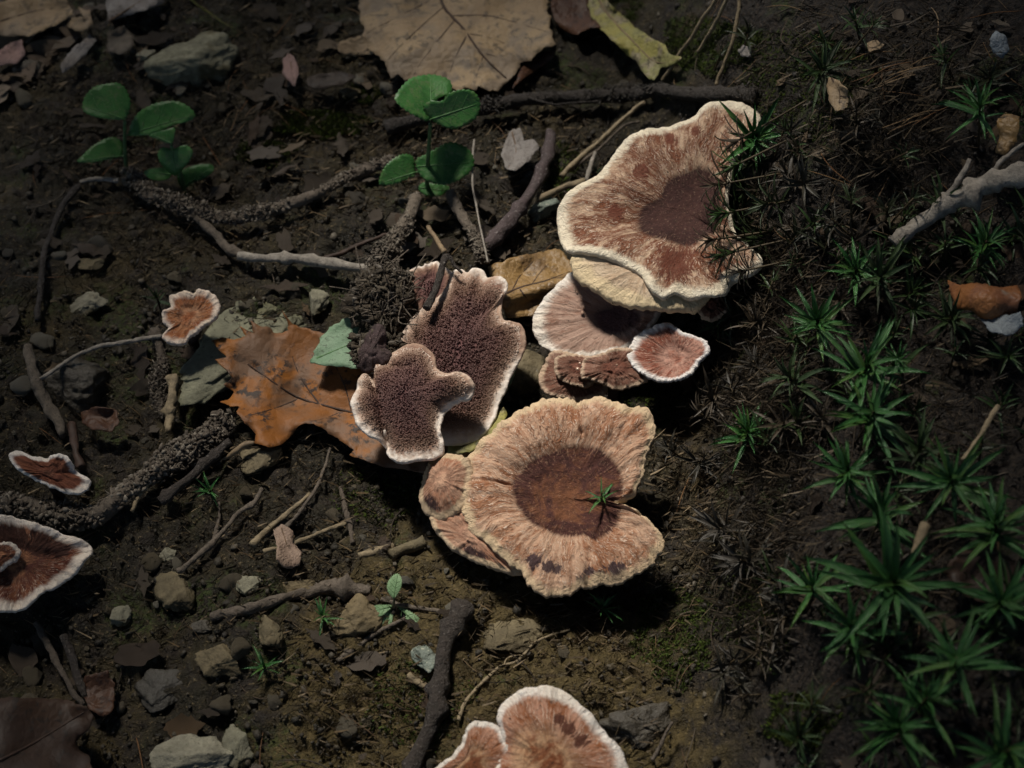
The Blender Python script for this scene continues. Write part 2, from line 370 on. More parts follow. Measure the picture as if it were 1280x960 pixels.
MAT['yellow'] = mat_leaf('yellow_green_leaf', (0.25, 0.22, 0.06), (0.19, 0.18, 0.07), (0.035, 0.03, 0.015), 60, 0.8, 0.6, 0.0003, (0.22, 0.185, 0.11))
MAT['redbrown'] = mat_leaf('red_brown_leaf', (0.055, 0.024, 0.012), (0.078, 0.035, 0.017), (0.02, 0.012, 0.01), 60, 0.7, 0.55, 0.0003)
MAT['darkleaf'] = mat_leaf('dark_brown_leaf', (0.030, 0.016, 0.010), (0.042, 0.022, 0.012), (0.012, 0.01, 0.008), 60, 0.7, 0.6, 0.00012)
MAT['greyleaf'] = mat_leaf('grey_leaf', (0.20, 0.18, 0.165), (0.15, 0.13, 0.115), (0.05, 0.04, 0.035), 90, 0.7, 0.65, 0.0003)
MAT['pinkleaf'] = mat_leaf('pink_leaf', (0.26, 0.16, 0.14), (0.20, 0.125, 0.11), (0.06, 0.04, 0.03), 130, 0.5, 0.6, 0.0003)
MAT['paleleaf'] = mat_leaf('pale_pinkish_leaf', (0.27, 0.19, 0.14), (0.22, 0.15, 0.11), (0.06, 0.04, 0.03), 130, 0.5, 0.65, 0.0003)
MAT['blueleaf'] = mat_leaf('blue_grey_leaf', (0.22, 0.25, 0.27), (0.17, 0.19, 0.21), (0.07, 0.07, 0.07), 130, 0.5, 0.5, 0.0003)
MAT['rustleaf'] = mat_leaf('rust_leaf', (0.24, 0.095, 0.030), (0.17, 0.07, 0.035), (0.05, 0.025, 0.015), 60, 0.6, 0.5, 0.0003, (0.21, 0.155, 0.12))
MAT['rib_brown'] = mat_var('leaf_rib', [(0.13, 0.075, 0.04)], 400, 0.6, 0.0002)
MAT['rib_dark'] = mat_var('leaf_rib_dark', [(0.055, 0.030, 0.020)], 400, 0.6, 0.0002)
MAT['rib_pale'] = mat_var('leaf_rib_pale', [(0.24, 0.17, 0.10)], 400, 0.6, 0.0002)
MAT['litter'] = mat_var('leaf_litter', [(0.15, 0.095, 0.05), (0.26, 0.20, 0.135), (0.07, 0.042, 0.026), (0.20, 0.16, 0.12), (0.11, 0.06, 0.034)], 300, 0.6, 0.0004)
MAT['litter_dark'] = mat_var('dark_leaf_litter', [(0.05, 0.036, 0.025), (0.12, 0.095, 0.07), (0.035, 0.023, 0.016), (0.19, 0.16, 0.13), (0.07, 0.045, 0.03)], 300, 0.55, 0.0004)
MAT['litter_far'] = mat_var('forest_litter', [(0.05, 0.036, 0.025), (0.13, 0.09, 0.055), (0.035, 0.023, 0.016), (0.18, 0.14, 0.10), (0.08, 0.048, 0.03)], 120, 0.65, 0.0006, 'isl')
MAT['fleshstem'] = mat_var('fungus_stem', [(0.085, 0.05, 0.040)], 500, 0.8, 0.0006)
MAT['flesh_dark'] = mat_var('dark_fungus_flesh', [(0.050, 0.030, 0.030)], 500, 0.75, 0.0005, 'rnd', 0.3, (0.12, 0.08, 0.075))
MAT['drop'] = mat_var('resin_bead', [(0.55, 0.36, 0.26)], 500, 0.15, 0.0001, 'rnd', 0.6)
WHITE = (0.80, 0.76, 0.70); CREAM = (0.74, 0.62, 0.42)
MAT['capA'] = mat_cap('cap_upper', (0.80, 0.72, 0.57), (0.52, 0.36, 0.245), (0.170, 0.062, 0.032), (0.048, 0.021, 0.018), (0.060, 0.027, 0.022), 0.048, 0.55, 0.035, (0.04, 0.02, 0.015), 12, (0.13, 0.040, 0.024), 1.35)
MAT['capA2'] = mat_cap('cap_upper_lip', (0.68, 0.54, 0.34), (0.62, 0.48, 0.34), (0.46, 0.32, 0.21), (0.45, 0.30, 0.2), (0.5, 0.36, 0.25), 0.10, 0.35, 0.2, None, 8, None, 0.4)
MAT['capB'] = mat_cap('cap_middle', (0.82, 0.76, 0.68), (0.40, 0.265, 0.205), (0.28, 0.150, 0.105), (0.10, 0.055, 0.055), (0.16, 0.09, 0.08), 0.065, 0.42, 0.12, (0.05, 0.03, 0.02), 8, (0.09, 0.05, 0.05), 0.5)
MAT['capC'] = mat_cap('cap_small', (0.55, 0.40, 0.29), (0.23, 0.115, 0.080), (0.14, 0.052, 0.032), (0.15, 0.056, 0.036), (0.20, 0.085, 0.058), 0.07, 0.5, 0.12, None, 7, None, 0.7)
MAT['capD'] = mat_cap('cap_white_rim', (0.86, 0.83, 0.80), (0.46, 0.24, 0.18), (0.235, 0.070, 0.042), (0.44, 0.25, 0.19), (0.30, 0.12, 0.08), 0.09, 0.58, 0.16, None, 7)
MAT['capE'] = mat_cap('cap_large', (0.60, 0.45, 0.29), (0.53, 0.335, 0.225), (0.30, 0.130, 0.065), (0.066, 0.025, 0.020), (0.150, 0.060, 0.029), 0.05, 0.47, 0.03, None, 12, (0.045, 0.028, 0.034), 1.35)
MAT['capE2'] = mat_cap('cap_large_lobe', (0.60, 0.45, 0.30), (0.52, 0.31, 0.21), (0.36, 0.165, 0.095), (0.44, 0.24, 0.16), (0.50, 0.30, 0.2), 0.06, 0.45, 0.2, None, 9, (0.045, 0.026, 0.030), 0.7)
MAT['capH'] = mat_cap('cap_orange', (0.74, 0.62, 0.52), (0.40, 0.155, 0.060), (0.22, 0.062, 0.026), (0.50, 0.28, 0.16), (0.34, 0.12, 0.05), 0.13, 0.5, 0.3, None, 5)
MAT['capI'] = mat_cap('cap_rust', (0.82, 0.76, 0.70), (0.22, 0.082, 0.045), (0.17, 0.058, 0.034), (0.18, 0.062, 0.038), (0.21, 0.085, 0.05), 0.10, 0.5, 0.25, None, 5, None, 0.5, (0.3, 0.15, 0.1))
MAT['capJ'] = mat_cap('cap_rust_streaked', (0.80, 0.72, 0.64), (0.30, 0.12, 0.060), (0.12, 0.036, 0.022), (0.09, 0.032, 0.025), (0.40, 0.18, 0.09), 0.10, 0.55, 0.25, None, 5, (0.045, 0.020, 0.015))
MAT['capL'] = mat_cap('cap_near', (0.82, 0.76, 0.69), (0.47, 0.25, 0.165), (0.270, 0.095, 0.038), (0.52, 0.32, 0.18), (0.21, 0.070, 0.028), 0.075, 0.5, 0.22, (0.05, 0.03, 0.02), 5, (0.09, 0.03, 0.018))
def mat_tooth():
    n = NT('toothed_underside', 0.85, 0.2)
    s = n.attr('s'); f = n.noise(900, 3, 0.6); p = n.noise(48, 3)
    sj = n.math('ADD', s, n.math('MULTIPLY', n.math('SUBTRACT', p, 0.56), 0.50))
    col = n.ramp(sj, [(0.0, (0.115, 0.055, 0.054)), (0.60, (0.135, 0.066, 0.058)), (0.82, (0.20, 0.112, 0.080)), (0.92, (0.36, 0.24, 0.175)), (0.98, (0.56, 0.43, 0.34)), (1.0, (0.72, 0.62, 0.54))])
    col = n.mix(n.ss(f, 0.4, 0.7, 0, 0.5), col, n.mix(0.5, col, (0.05, 0.03, 0.03)))
    col = n.mix(n.math('MULTIPLY', n.ss(n.attr('blot'), 0.02, 0.55), n.ss(n.math('ADD', s, n.math('MULTIPLY', n.math('SUBTRACT', f, 0.5), 0.30)), 0.86, 1.08)), col, (0.78, 0.70, 0.62))
    return n.done(col, n.bump(f, 0.0004))
MAT['tooth'] = mat_tooth()
def mat_spine():
    n = NT('fungus_spines', 0.8, 0.2)
    s = n.attr('s'); h = n.attr('h')
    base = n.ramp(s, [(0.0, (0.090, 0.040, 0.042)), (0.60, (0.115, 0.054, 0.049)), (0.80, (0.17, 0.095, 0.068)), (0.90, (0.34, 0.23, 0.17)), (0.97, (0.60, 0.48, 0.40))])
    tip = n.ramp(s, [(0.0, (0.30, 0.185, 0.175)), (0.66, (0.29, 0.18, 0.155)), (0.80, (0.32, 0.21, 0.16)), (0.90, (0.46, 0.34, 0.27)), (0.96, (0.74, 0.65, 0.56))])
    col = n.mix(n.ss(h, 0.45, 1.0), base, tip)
    col = n.mix(n.ss(n.isl(), 0.0, 1.0, 0.0, 0.55), col, base)
    return n.done(col)
MAT['spine'] = mat_spine()
MAT['canopy'] = mat_var('tree_leaf', [(0.035, 0.07, 0.02), (0.05, 0.09, 0.025)], 30, 0.6, 0.001, 'isl')
MAT['trunk'] = mat_var('tree_bark', [(0.10, 0.085, 0.065)], 30, 0.9, 0.01)

# ------------------------------------------------------------------ ground sheet
def axis(lo, hi, step):
    c = np.arange(lo, hi + step / 2, step); out = [c]
    g = []; s = step; x = hi
    while x < 9: s *= 1.05; x += s; g.append(x)
    l = []; s = step; x = lo
    while x > -9: s *= 1.05; x -= s; l.append(x)
    return np.r_[l[::-1], c, g]
gx = axis(-0.175, 0.175, 0.00075); gy = axis(-0.135, 0.205, 0.00075)
X, Y = np.meshgrid(gx, gy, indexing='ij')
fine = np.exp(-((X / 0.6) ** 4 + (Y / 0.6) ** 4))
Z = H(X, Y) + fine * (0.0019 * np.abs(fbm(X / 0.0065, Y / 0.0065, 3, 3)) + 0.0009 * fbm(X / 0.0024, Y / 0.0024, 5, 3) - 0.0012)
# drying cracks in the open clay
cr = np.abs(fbm(X / 0.021 + 0.3 * fbm(X / 0.008, Y / 0.008, 1, 2), Y / 0.021, 6, 2))
Z -= fine * 0.0016 * (1 - sst(0.0, 0.07, cr)) * (1 - sst(0.02, 0.05, X))
nx, ny = X.shape
idx = np.arange(nx * ny).reshape(nx, ny)
F = np.stack([idx[:-1, :-1], idx[1:, :-1], idx[1:, 1:], idx[:-1, 1:]], -1).reshape(-1, 4)
g = part('ground', np.stack([X, Y, Z], -1).reshape(-1, 3), F, MAT['soil'], base=(0, 0, 0))
tag(g, kind='structure')

# ------------------------------------------------------------------ rocks and crumbs
def ico(sub):
    import bmesh
    bm = bmesh.new(); bmesh.ops.create_icosphere(bm, subdivisions=sub, radius=1)
    v = np.array([p.co[:] for p in bm.verts]); f = np.array([[q.index for q in p.verts] for p in bm.faces]); bm.free()
    return v, f
IC = {k: ico(k) for k in (1, 2, 3, 4, 5)}
def rock(seed, sub=3, planes=13, rough=0.03, flat=0.0, dmin=0.62):
    r = np.random.default_rng(seed); v, f = IC[sub]
    n = r.normal(size=(planes, 3)); n /= np.linalg.norm(n, axis=1)[:, None]
    if flat: n = np.vstack([n, [[0.05, 0.08, 1]]])
    d = np.r_[r.uniform(dmin, 0.95, planes), [flat] if flat else []]
    dots = v @ n.T
    q = np.where(dots > 0.05, d[None] / np.maximum(dots, 0.05), 9)
    rad = np.minimum(q.min(1), 1.15)
    rad = rad * (1 + rough * fbm(v[:, 0] * 3 + seed, v[:, 1] * 3 + v[:, 2] * 2.3, seed % 7, 3) + 0.35 * rough * fbm(v[:, 0] * 11 + seed, v[:, 1] * 11 + v[:, 2] * 9, seed % 5, 3))
    return v * rad[:, None], f
def crumbs(name, P, size, mat, parent=None, sub=1, seed=1, kind='stuff', elong=1.0):
    r = np.random.default_rng(seed)
    tv, tf = rock(seed, sub, 5, 0.25)
    tv = tv * np.random.default_rng(seed + 1).uniform(0.6, 1.35, (len(tv), 1))
    n = len(P); sc3 = size[:, None] * r.uniform(0.35, 1.45, (n, 3)) * np.array([1.0, 1.0 / elong ** 0.5, elong ** 1.0])
    R = rand_rot(n, r) * sc3[:, None, :]
    v, f = scatter(tv, tf, P, R)
    o = part(name, v, f, mat, parent, smooth=False, base=None if parent else (0, 0, 0))
    if kind: o['kind'] = kind
    return o
n = 17000
px = rng.uniform(-60, 1340, n * 2); py = rng.uniform(-60, 1020, n * 2)
P = hit(px, py)
den = 0.5 + 0.5 * fbm(P[:, 0] / 0.03, P[:, 1] / 0.03, 4, 2)
keep = rng.random(n * 2) < np.clip(den, 0.08, 1) * 0.6
P = P[keep]
left = P[:, 0] < 0.045
sz = 0.00028 + 0.0007 * rng.random(len(P)) ** 4
tag(crumbs('soil_crumbs', P[left], sz[left], MAT['crumb'], seed=3), 'loose crumbs of brown soil and grit over the open ground', 'soil')
tag(crumbs('humus_crumbs', P[~left], sz[~left] * 1.2, MAT['bankcrumb'], seed=4), 'dark crumbs of humus among the moss of the bank', 'soil')

def stone(px, py, rx, ry, rot, label, mat='stone', seed=0, tall=0.55, sink=0.25, name='stone', flat=0.0, cat='stone', group=None, lift=0.0, sub=5):
    p = hit(px, py)
    v, f = rock(seed * 13 + 5, sub, 13, 0.085, flat, 0.66 if seed in (1, 3, 18) else 0.5)
    a = rx * MM; b = ry * MM / 0.86; c = min(a, b) * tall
    v = v * np.array([a, b, c]) / 0.85
    t = math.radians(rot); v = v @ np.array([[math.cos(t), -math.sin(t), 0], [math.sin(t), math.cos(t), 0], [0, 0, 1]]).T
    v = v + np.array([p[0], p[1], p[2] + c * (1 - 2 * (sink + 0.1)) + lift])
    return tag(part(name, v, f, MAT[mat], base=(p[0], p[1], p[2]), smooth=False), label, cat, group)
stone(252, 80, 60, 36, 12, 'large pale grey-green stone behind the two seedlings with dark green oval leaves', 'stone', 1, 0.7, 0.2)
stone(207, 88, 14, 16, 10, 'small pale stone leaning on the left end of the large grey-green stone', 'stone', 2, 0.7)
stone(305, 428, 92, 40, 47, 'flat olive-grey stone half covered by the orange-brown lobed leaf', 'stone_olive', 3, 0.24, 0.22, flat=0.5)
stone(680, 263, 27, 13, 38, 'wet green-grey stone with pale flecks beside the large wavy cream-edged cap', 'stone_green', 4, 0.9, 0.2)
stone(112, 381, 21, 13, 25, 'pale angular stone lying alone near the small orange cap', 'stone', 5, 0.8, 0.2)
stone(397, 381, 13, 21, 0, 'upright tan-grey stone at the end of the pale bare stick', 'stone', 6, 0.9, 0.2)
stone(448, 771, 25, 17, 25, 'brownish stone beside the small pale green sprout', 'stone_brown', 7, 0.6)
stone(276, 824, 24, 17, -32, 'triangular ochre stone with a dark pit in bare soil', 'stone_brown', 8, 0.6, 0.25)
stone(246, 952, 48, 22, 15, 'pale layered stone cut by the lower edge of the picture', 'stone', 9, 0.6, 0.25)
stone(299, 940, 14, 24, 8, 'upright whitish stone leaning beside the pale layered stone', 'stone', 10, 0.8, 0.2)
stone(531, 824, 14, 15, 0, 'small wet blue-green stone touching the dark rough stick', 'stone_green', 11, 0.7, 0.3)
stone(222, 735, 19, 24, 5, 'ochre-brown block of clay below the thin forked twig', 'stone_brown', 12, 0.6, 0.3)
stone(334, 792, 13, 18, 15, 'small tan stone above the low moss tuft in the clay', 'stone_brown', 13, 0.7)
stone(152, 770, 16, 11, 20, 'small grey stone in the dark hollow beside the streaked rust-red cap', 'stone', 14, 0.6)
stone(111, 331, 17, 11, 0, 'rounded olive pebble half sunk in the dark soil', 'stone_brown', 15, 0.6)
stone(648, 541, 36, 9, 18, 'grey striped slate stone between the toothed fungus and the large round cap', 'stone_dark', 16, 0.9, 0.2, lift=0.003)
stone(640, 556, 34, 9, 15, 'pale greenish stone under the grey striped slate stone', 'stone_green', 17, 0.9, 0.2)
stone(94, 482, 42, 34, -10, 'big lump of dark brown clay crossed by a thin pale twig', 'stone_dark', 18, 0.6, 0.35)
stone(327, 574, 22, 19, -20, 'grey-brown wedge stone under the curled stalk of the orange-brown leaf', 'stone_brown', 19, 0.5)
stone(437, 117, 15, 9, 0, 'small round tan stone beside green moss', 'stone_brown', 20, 0.8)
stone(209, 697, 11, 8, 0, 'little pale stone above the ochre-brown block of clay', 'stone', 21, 0.8)
stone(372, 734, 24, 9, 8, 'pinkish grey stone pressed against the straight grey twig', 'stone_brown', 22, 0.6)
stone(308, 734, 18, 11, -10, 'dull grey stone with a pale edge in the clay', 'stone', 23, 0.5, 0.35)
stone(255, 785, 12, 6, -10, 'small shiny pinkish stone in the dark soil', 'stone_dark', 24, 0.6)
stone(285, 68, 16, 14, 0, 'dark stone tucked behind the large grey-green stone', 'stone_dark', 25, 0.8)
stone(40, 88, 22, 14, 20, 'blue-grey rounded stone among dead leaves near the seedlings', 'stone_dark', 26, 0.7)
stone(182, 72, 13, 11, 0, 'small dull stone among the dark leaf litter', 'stone', 27, 0.7)
stone(655, 470, 30, 24, 10, 'brown clay lump in the shade between the toothed fungus and the shelf caps', 'stone_brown', 28, 0.5, 0.4)
stone(800, 905, 32, 24, 10, 'grey clay block at the foot of the bank beside the near cap', 'stone_dark', 29, 0.5, 0.4)
stone(640, 795, 40, 24, 0, 'flat cracked clay block below the large round cap', 'stone_brown', 30, 0.35, 0.5)
stone(205, 860, 30, 22, 30, 'dark clay clod beside the ochre triangular stone', 'stone_dark', 31, 0.5, 0.4)

PEB = [mesh_of('pebble', *rock(200 + i, 3, 9, 0.09, 0.0, 0.38), MAT['pebble'], False) for i in range(9)]
LAND = [(252,78,'the large grey-green stone'),(130,150,'the seedling with three round leaves'),(230,205,'the lower seedling'),(535,170,'the middle seedling'),(560,60,'the large tan serrated leaf'),(790,50,'the yellow-green lobed leaf'),
 (40,30,'the broad dull leaf of the back corner'),(365,85,'the small pink upright leaf'),(400,150,'the mossy soil behind the crusted root'),(330,265,'the soil-crusted root'),(380,328,'the pale bare stick'),(112,381,'the pale angular stone'),(240,395,'the small orange cap'),
 (300,470,'the flat olive-grey stone'),(94,482,'the dark clay lump'),(55,480,'the scaly spruce twig'),(60,590,'the rust-red cap with white upper edge'),(40,710,'the streaked cap at the left edge'),(240,590,'the dark ringed stick'),(262,612,'the moss tuft by the ringed stick'),(222,735,'the ochre clay block'),
 (275,660,'the thin forked twig'),(360,685,'the crumpled pinkish leaf scrap'),(400,745,'the straight grey twig'),(277,825,'the triangular ochre stone'),(60,920,'the dark corner leaf'),(250,950,'the pale layered stone'),(495,765,'the small pale sprout'),(550,860,'the dark rough stick'),(640,835,'the fine pale rootlet'),
 (670,930,'the near two-lobed fungus'),(640,795,'the flat cracked clay block'),(800,905,'the grey clay block'),(530,640,'the side lobes of the large round cap'),(430,590,'the lower rim of the orange-brown leaf'),(650,250,'the purplish dark root'),(680,262,'the wet green-grey stone'),(760,160,'the brown dry stem'),(890,60,'the dry grass stalks'),
 (850,600,'the large round cap'),(870,470,'the small white-rimmed fan'),(920,250,'the inner edge of the large wavy cap'),(944,172,'the spiky tuft over the large wavy cap'),(1048,118,'the ribbed curled tan leaf'),(1110,95,'the bundle of orange needles'),(1150,150,'the loose orange needles'),(1250,60,'the blue-grey flake'),(1225,130,'the bright upright moss shoot'),
 (1170,265,'the crooked whitish stick'),(1230,375,'the curved rust-coloured leaf'),(1070,335,'the amber tipped moss star'),(1022,402,'the yellowish green moss star'),(1084,455,'the bright moss star mid bank'),(1092,515,'the dense moss star mid bank'),(935,540,'the moss tuft with pale capsules'),(1225,540,'the leaning tan stalk'),(1190,600,'the moss star by the tan stalk'),
 (1016,732,'the moss star with wet tips'),(1118,728,'the largest moss star'),(1150,675,'the broken tan stem'),(1230,720,'the dark dull leaf on the bank'),(1196,822,'the shaded moss star low on the bank'),(900,690,'the withered foot of the bank'),(1000,920,'the small yellowish moss tuft'),(1122,905,'the moss star at the lower edge'),(1262,938,'the moss star in the corner')]
def near(x, y): return min(LAND, key=lambda l: (l[0] - x) ** 2 + (l[1] - y) ** 2)[2]
def blocked(x, y):
    """keep loose bits off the fungi, the large leaves and the seedlings"""
    for (cx, cy, rx, ry) in BLOCK:
        if ((x - cx) / rx) ** 2 + ((y - cy) / ry) ** 2 < 1: return True
    return False
BLOCK = [(820, 250, 140, 130), (760, 400, 100, 90), (740, 465, 90, 40), (700, 620, 150, 135), (545, 450, 120, 130), (350, 480, 95, 85),
         (560, 50, 130, 65), (480, 540, 130, 60), (240, 395, 40, 40), (670, 930, 125, 80), (50, 710, 75, 60), (60, 590, 60, 35), (560, 635, 60, 75)]
cnt = 0
while cnt < 170:
    x = random.uniform(-20, 900); y = random.uniform(-20, 980)
    if blocked(x, y) or random.random() > (0.95 if x < 620 else 0.35): continue
    p = hit(x, y); o = bpy.data.objects.new('pebble', PEB[cnt % 9]); COL.objects.link(o)
    s = (0.0008 + 0.0026 * random.random() ** 2.6); o.scale = (s * random.uniform(0.8, 1.3), s * random.uniform(0.8, 1.2), s * random.uniform(0.5, 0.9))
    o.location = (p[0], p[1], p[2] + 0.2 * s); o.rotation_euler = (random.uniform(-.3, .3), random.uniform(-.3, .3), random.uniform(0, 6.28))
    tag(o, 'tiny angular pebble pressed into the soil by ' + near(x, y), 'pebble', 'pebbles strewn over the open soil'); cnt += 1

# ------------------------------------------------------------------ tubes
def tube(P, R, sides=8, bump=0.15, seed=0, wild=3.0):
    P = np.asarray(P, float); R = np.asarray(R, float); n = len(P)
    T = np.gradient(P, axis=0); T /= np.linalg.norm(T, axis=1)[:, None] + 1e-12
    ref = np.array([0.13, 0.2, 1.0]); x = np.cross(T, ref); x /= np.linalg.norm(x, axis=1)[:, None] + 1e-9
    y = np.cross(T, x)
    a = np.linspace(0, 2 * math.pi, sides, endpoint=False)
    L = np.r_[0, np.cumsum(np.linalg.norm(np.diff(P, axis=0), axis=1))]
    rr = R[:, None] * (1 + bump * fbm(np.cos(a)[None] * 1.3 + seed * 3.1, L[:, None] / (R.mean() * wild) + np.sin(a)[None], seed % 8, 2))
    V = P[:, None] + rr[..., None] * (np.cos(a)[None, :, None] * x[:, None] + np.sin(a)[None, :, None] * y[:, None])
    i = np.arange(n * sides).reshape(n, sides); j = np.roll(i, -1, 1)
    F = np.stack([i[:-1], j[:-1], j[1:], i[1:]], -1).reshape(-1, 4)
    V = V.reshape(-1, 3)
    V = np.vstack([V, P[0], P[-1]]); m = n * sides
    c0 = np.stack([np.full(sides, m), j[0], i[0], i[0]], -1); c1 = np.stack([np.full(sides, m + 1), i[-1], j[-1], j[-1]], -1)
    F = F.tolist() + [[a_, b_, c_] for a_, b_, c_, _ in c0.tolist()] + [[a_, b_, c_] for a_, b_, c_, _ in c1.tolist()]
    return V, F
def px_path(pts, r_px, lift=0.5, n=None, wob=0.0, seed=0, heights=None):
    q = catmull(pts, 8, False); L = np.linalg.norm(np.diff(q, axis=0), axis=1).sum()
    q = resample(q, n or int(max(6, L / max(2.0, r_px * 0.8))), False)
    rr = np.random.default_rng(seed + 40)
    if wob: q = q + wob * r_px * np.stack([fbm(np.arange(len(q)) * 0.10 + seed * 7, q[:, 0] * 0, 1, 2), fbm(np.arange(len(q)) * 0.10, q[:, 0] * 0 + seed * 3, 2, 2)], 1)
    h = np.interp(np.linspace(0, 1, len(q)), np.linspace(0, 1, len(heights)), heights) if heights else np.zeros(len(q))
    W = hit(q[:, 0], q[:, 1], r_px * MM * lift * 2 * 0.5 + h)
    k = np.ones(5) / 5
    if len(W) > 7:
        zz = np.convolve(np.pad(W[:, 2], 2, 'edge'), k, 'valid'); W[:, 2] = np.maximum(zz, W[:, 2] - 0.0006)
    return W
def twig(pts, r, label, mat='bark', name='twig', taper=0.6, crust=0, seed=0, branches=(), knots=0, heights=None, bump=0.3, cat='twig', sides=12, group=None, lift=0.5, crustmat='crust', wob=0.4):
    W = px_path(pts, r, lift, None, wob, seed, heights)
    t = np.linspace(0, 1, len(W)); rr = np.random.default_rng(seed + 3)
    R = r * MM * (1 - (1 - taper) * t)
    for _ in range(knots):
        c = rr.random(); R = R * (1 + 0.45 * np.exp(-((t - c) / 0.025) ** 2))
    R = R * (1 + 0.16 * fbm(np.arange(len(W)) * 0.16 + seed * 9, np.zeros(len(W)), 2, 3))
    V, F = tube(W, R, sides, bump, seed, 1.6)
    if not (crust or branches):
        return tag(part(name, V, F, MAT[mat], base=W[len(W) // 2] - np.array([0, 0, r * MM])), label, cat, group)
    T = thing(name, label, cat, W[len(W) // 2] - np.array([0, 0, r * MM]), group)
    part('stem', V, F, MAT[mat], T)
    for bp, br, *bh in branches:
        bw = px_path(bp, br, lift, None, wob, seed + 9, bh[0] if bh else None)
        Vb, Fb = tube(bw, br * MM * np.linspace(1, 0.5, len(bw)), 7, bump, seed + 5)
        part('side_shoot', Vb, Fb, MAT[mat], T)
    if crust:
        m = int(crust * 3.6); i = rr.integers(0, len(W) - 1, m); u = rr.random(m)[:, None]
        C = W[i] * (1 - u) + W[np.minimum(i + 1, len(W) - 1)] * u
        d = rr.normal(size=(m, 3)); d[:, 2] = np.abs(d[:, 2]); d /= np.linalg.norm(d, axis=1)[:, None]
        clump = np.clip(0.95 + 0.55 * fbm(i * 0.22 + seed * 5, i * 0.0, 3, 2), 0.5, 1.7)[:, None]
        C = C + d * (R[i][:, None] * rr.uniform(0.75, 1.5, (m, 1)) * clump)
        crumbs('crust', C, r * MM * (0.05 + 0.22 * rr.random(m) ** 2.0), MAT[crustmat], T, 1, seed + 60, elong=2.3)
    return T
twig([(165,222),(185,240),(215,252),(250,266),(285,270),(330,264),(380,250),(420,233),(465,212),(497,200)], 9, 'thick grey root crusted with soil running in front of the seedlings', 'bark', 'root', 0.75, 1500, 1, cat='root', heights=[.004,.004,.003,.003])
twig([(240,268),(262,288),(285,310),(305,320)], 7, 'short smooth brown root branching down from the soil-crusted root', 'bark', 'root', 0.8, 0, 2, knots=2, cat='root', heights=[.004,.003,.003])
twig([(298,322),(330,323),(370,325),(410,330),(445,334),(470,338)], 7, 'straight pale bare stick pointing at the soil clump of the toothed fungus', 'bark_pale', 'stick', 0.9, 0, 3, knots=3, heights=[.003,.004], cat='stick')
twig([(522,250),(512,275),(497,300),(482,325),(470,355)], 11, 'crusty grey root running from the middle seedling to the soil clump', 'bark', 'root', 1.1, 900, 4, cat='root', heights=[.003,.005,.007])
twig([(566,242),(576,265),(588,290),(598,312),(605,330)], 8, 'crusty grey root hanging behind the toothed fungus', 'bark', 'root', 0.9, 600, 5, cat='root', heights=[.003,.005,.006])
twig([(684,168),(680,195),(668,228),(650,258),(628,288),(606,312)], 8, 'purplish dark bare root slanting between the seedling and the wet green-grey stone', 'bark_purple', 'root', 1.15, 0, 6, knots=5, cat='root', heights=[.004,.005,.004])
twig([(480,160),(540,148),(600,136),(660,122),(720,118),(790,116),(860,120),(940,122)], 9, 'black crusted root lying behind the large wavy cap', 'bark_dark', 'root', 1.2, 1100, 7, cat='root', heights=[.002,.004,.004], crustmat='bankcrumb')
twig([(577,752),(570,775),(560,800),(553,840),(549,870),(543,900),(528,935),(508,972)], 9, 'dark rough stick in the clay between the sprout and the near cap', 'bark_dark', 'stick', 1.0, 0, 8, knots=7, cat='stick', heights=[.002], bump=0.35)
twig([(572,900),(580,878),(598,858),(625,835),(648,825),(668,803),(690,793),(714,786)], 2.6, 'fine pale wavy rootlet on bare clay below the large round cap', 'root_pale', 'rootlet', 0.5, 0, 9, (([(630,832),(636,822),(655,818)], 1.4),), cat='rootlet', bump=0.15)
twig([(262,772),(300,762),(340,753),(380,741),(420,733),(462,737)], 5, 'straight grey twig lying flat beyond the low moss tuft', 'bark', 'twig', 1.5, 0, 10, knots=4, bump=0.3)
twig([(222,714),(245,697),(265,680),(285,655),(300,640),(318,630),(328,611)], 3.6, 'thin forked grey-brown twig above the ochre clay block', 'bark', 'twig', 0.7, 0, 11, (([(268,676),(272,650),(274,628)], 3),), knots=2, heights=[.002])
twig([(317,681),(335,664),(360,642),(388,616)], 4, 'pale straight twig crossing a thin dark one in the clay', 'root_pale', 'twig', 0.6, 0, 12, heights=[.002])
twig([(358,660),(375,640),(392,615),(405,588),(413,560)], 2.6, 'thin twig rising towards the rim of the orange-brown leaf', 'bark', 'twig', 0.7, 0, 13, heights=[.002,.003])
twig([(330,690),(355,683),(390,670),(410,662),(433,655)], 3.2, 'pale dry twig running past the crumpled pinkish leaf scrap', 'root_pale', 'twig', 0.8, 0, 14, heights=[.002])
twig([(37,434),(44,462),(52,488),(64,515),(78,545)], 6, 'scaly grey-brown spruce twig lying in the dark soil', 'bark', 'spruce_twig', 1.1, 0, 15, knots=3, heights=[.005,.004,.003], bump=0.4)
twig([(50,474),(85,450),(110,438),(150,428),(205,420)], 2.8, 'thin arched pale twig reaching from the clay lump to the small orange cap', 'bark_pale', 'twig', 0.9, 0, 16, heights=[.006,.007,.004])
twig([(-10,628),(35,640),(75,652),(115,650),(150,622),(190,597),(225,575),(258,556),(285,530)], 13, 'thick soil-crusted root winding past the rust-red caps', 'bark', 'root', 0.7, 2000, 17, cat='root', heights=[.004,.002])
twig([(200,628),(222,612),(245,592),(265,572),(288,552)], 7, 'dark ringed stick leaning along the soil-crusted root', 'bark_dark', 'stick', 0.8, 0, 18, knots=6, cat='stick', heights=[.003,.005])
twig([(44,778),(58,804),(72,832),(90,862),(104,882)], 4, 'bare grey twig standing out of the dark hollow', 'bark', 'twig', 0.8, 0, 19, heights=[.004])
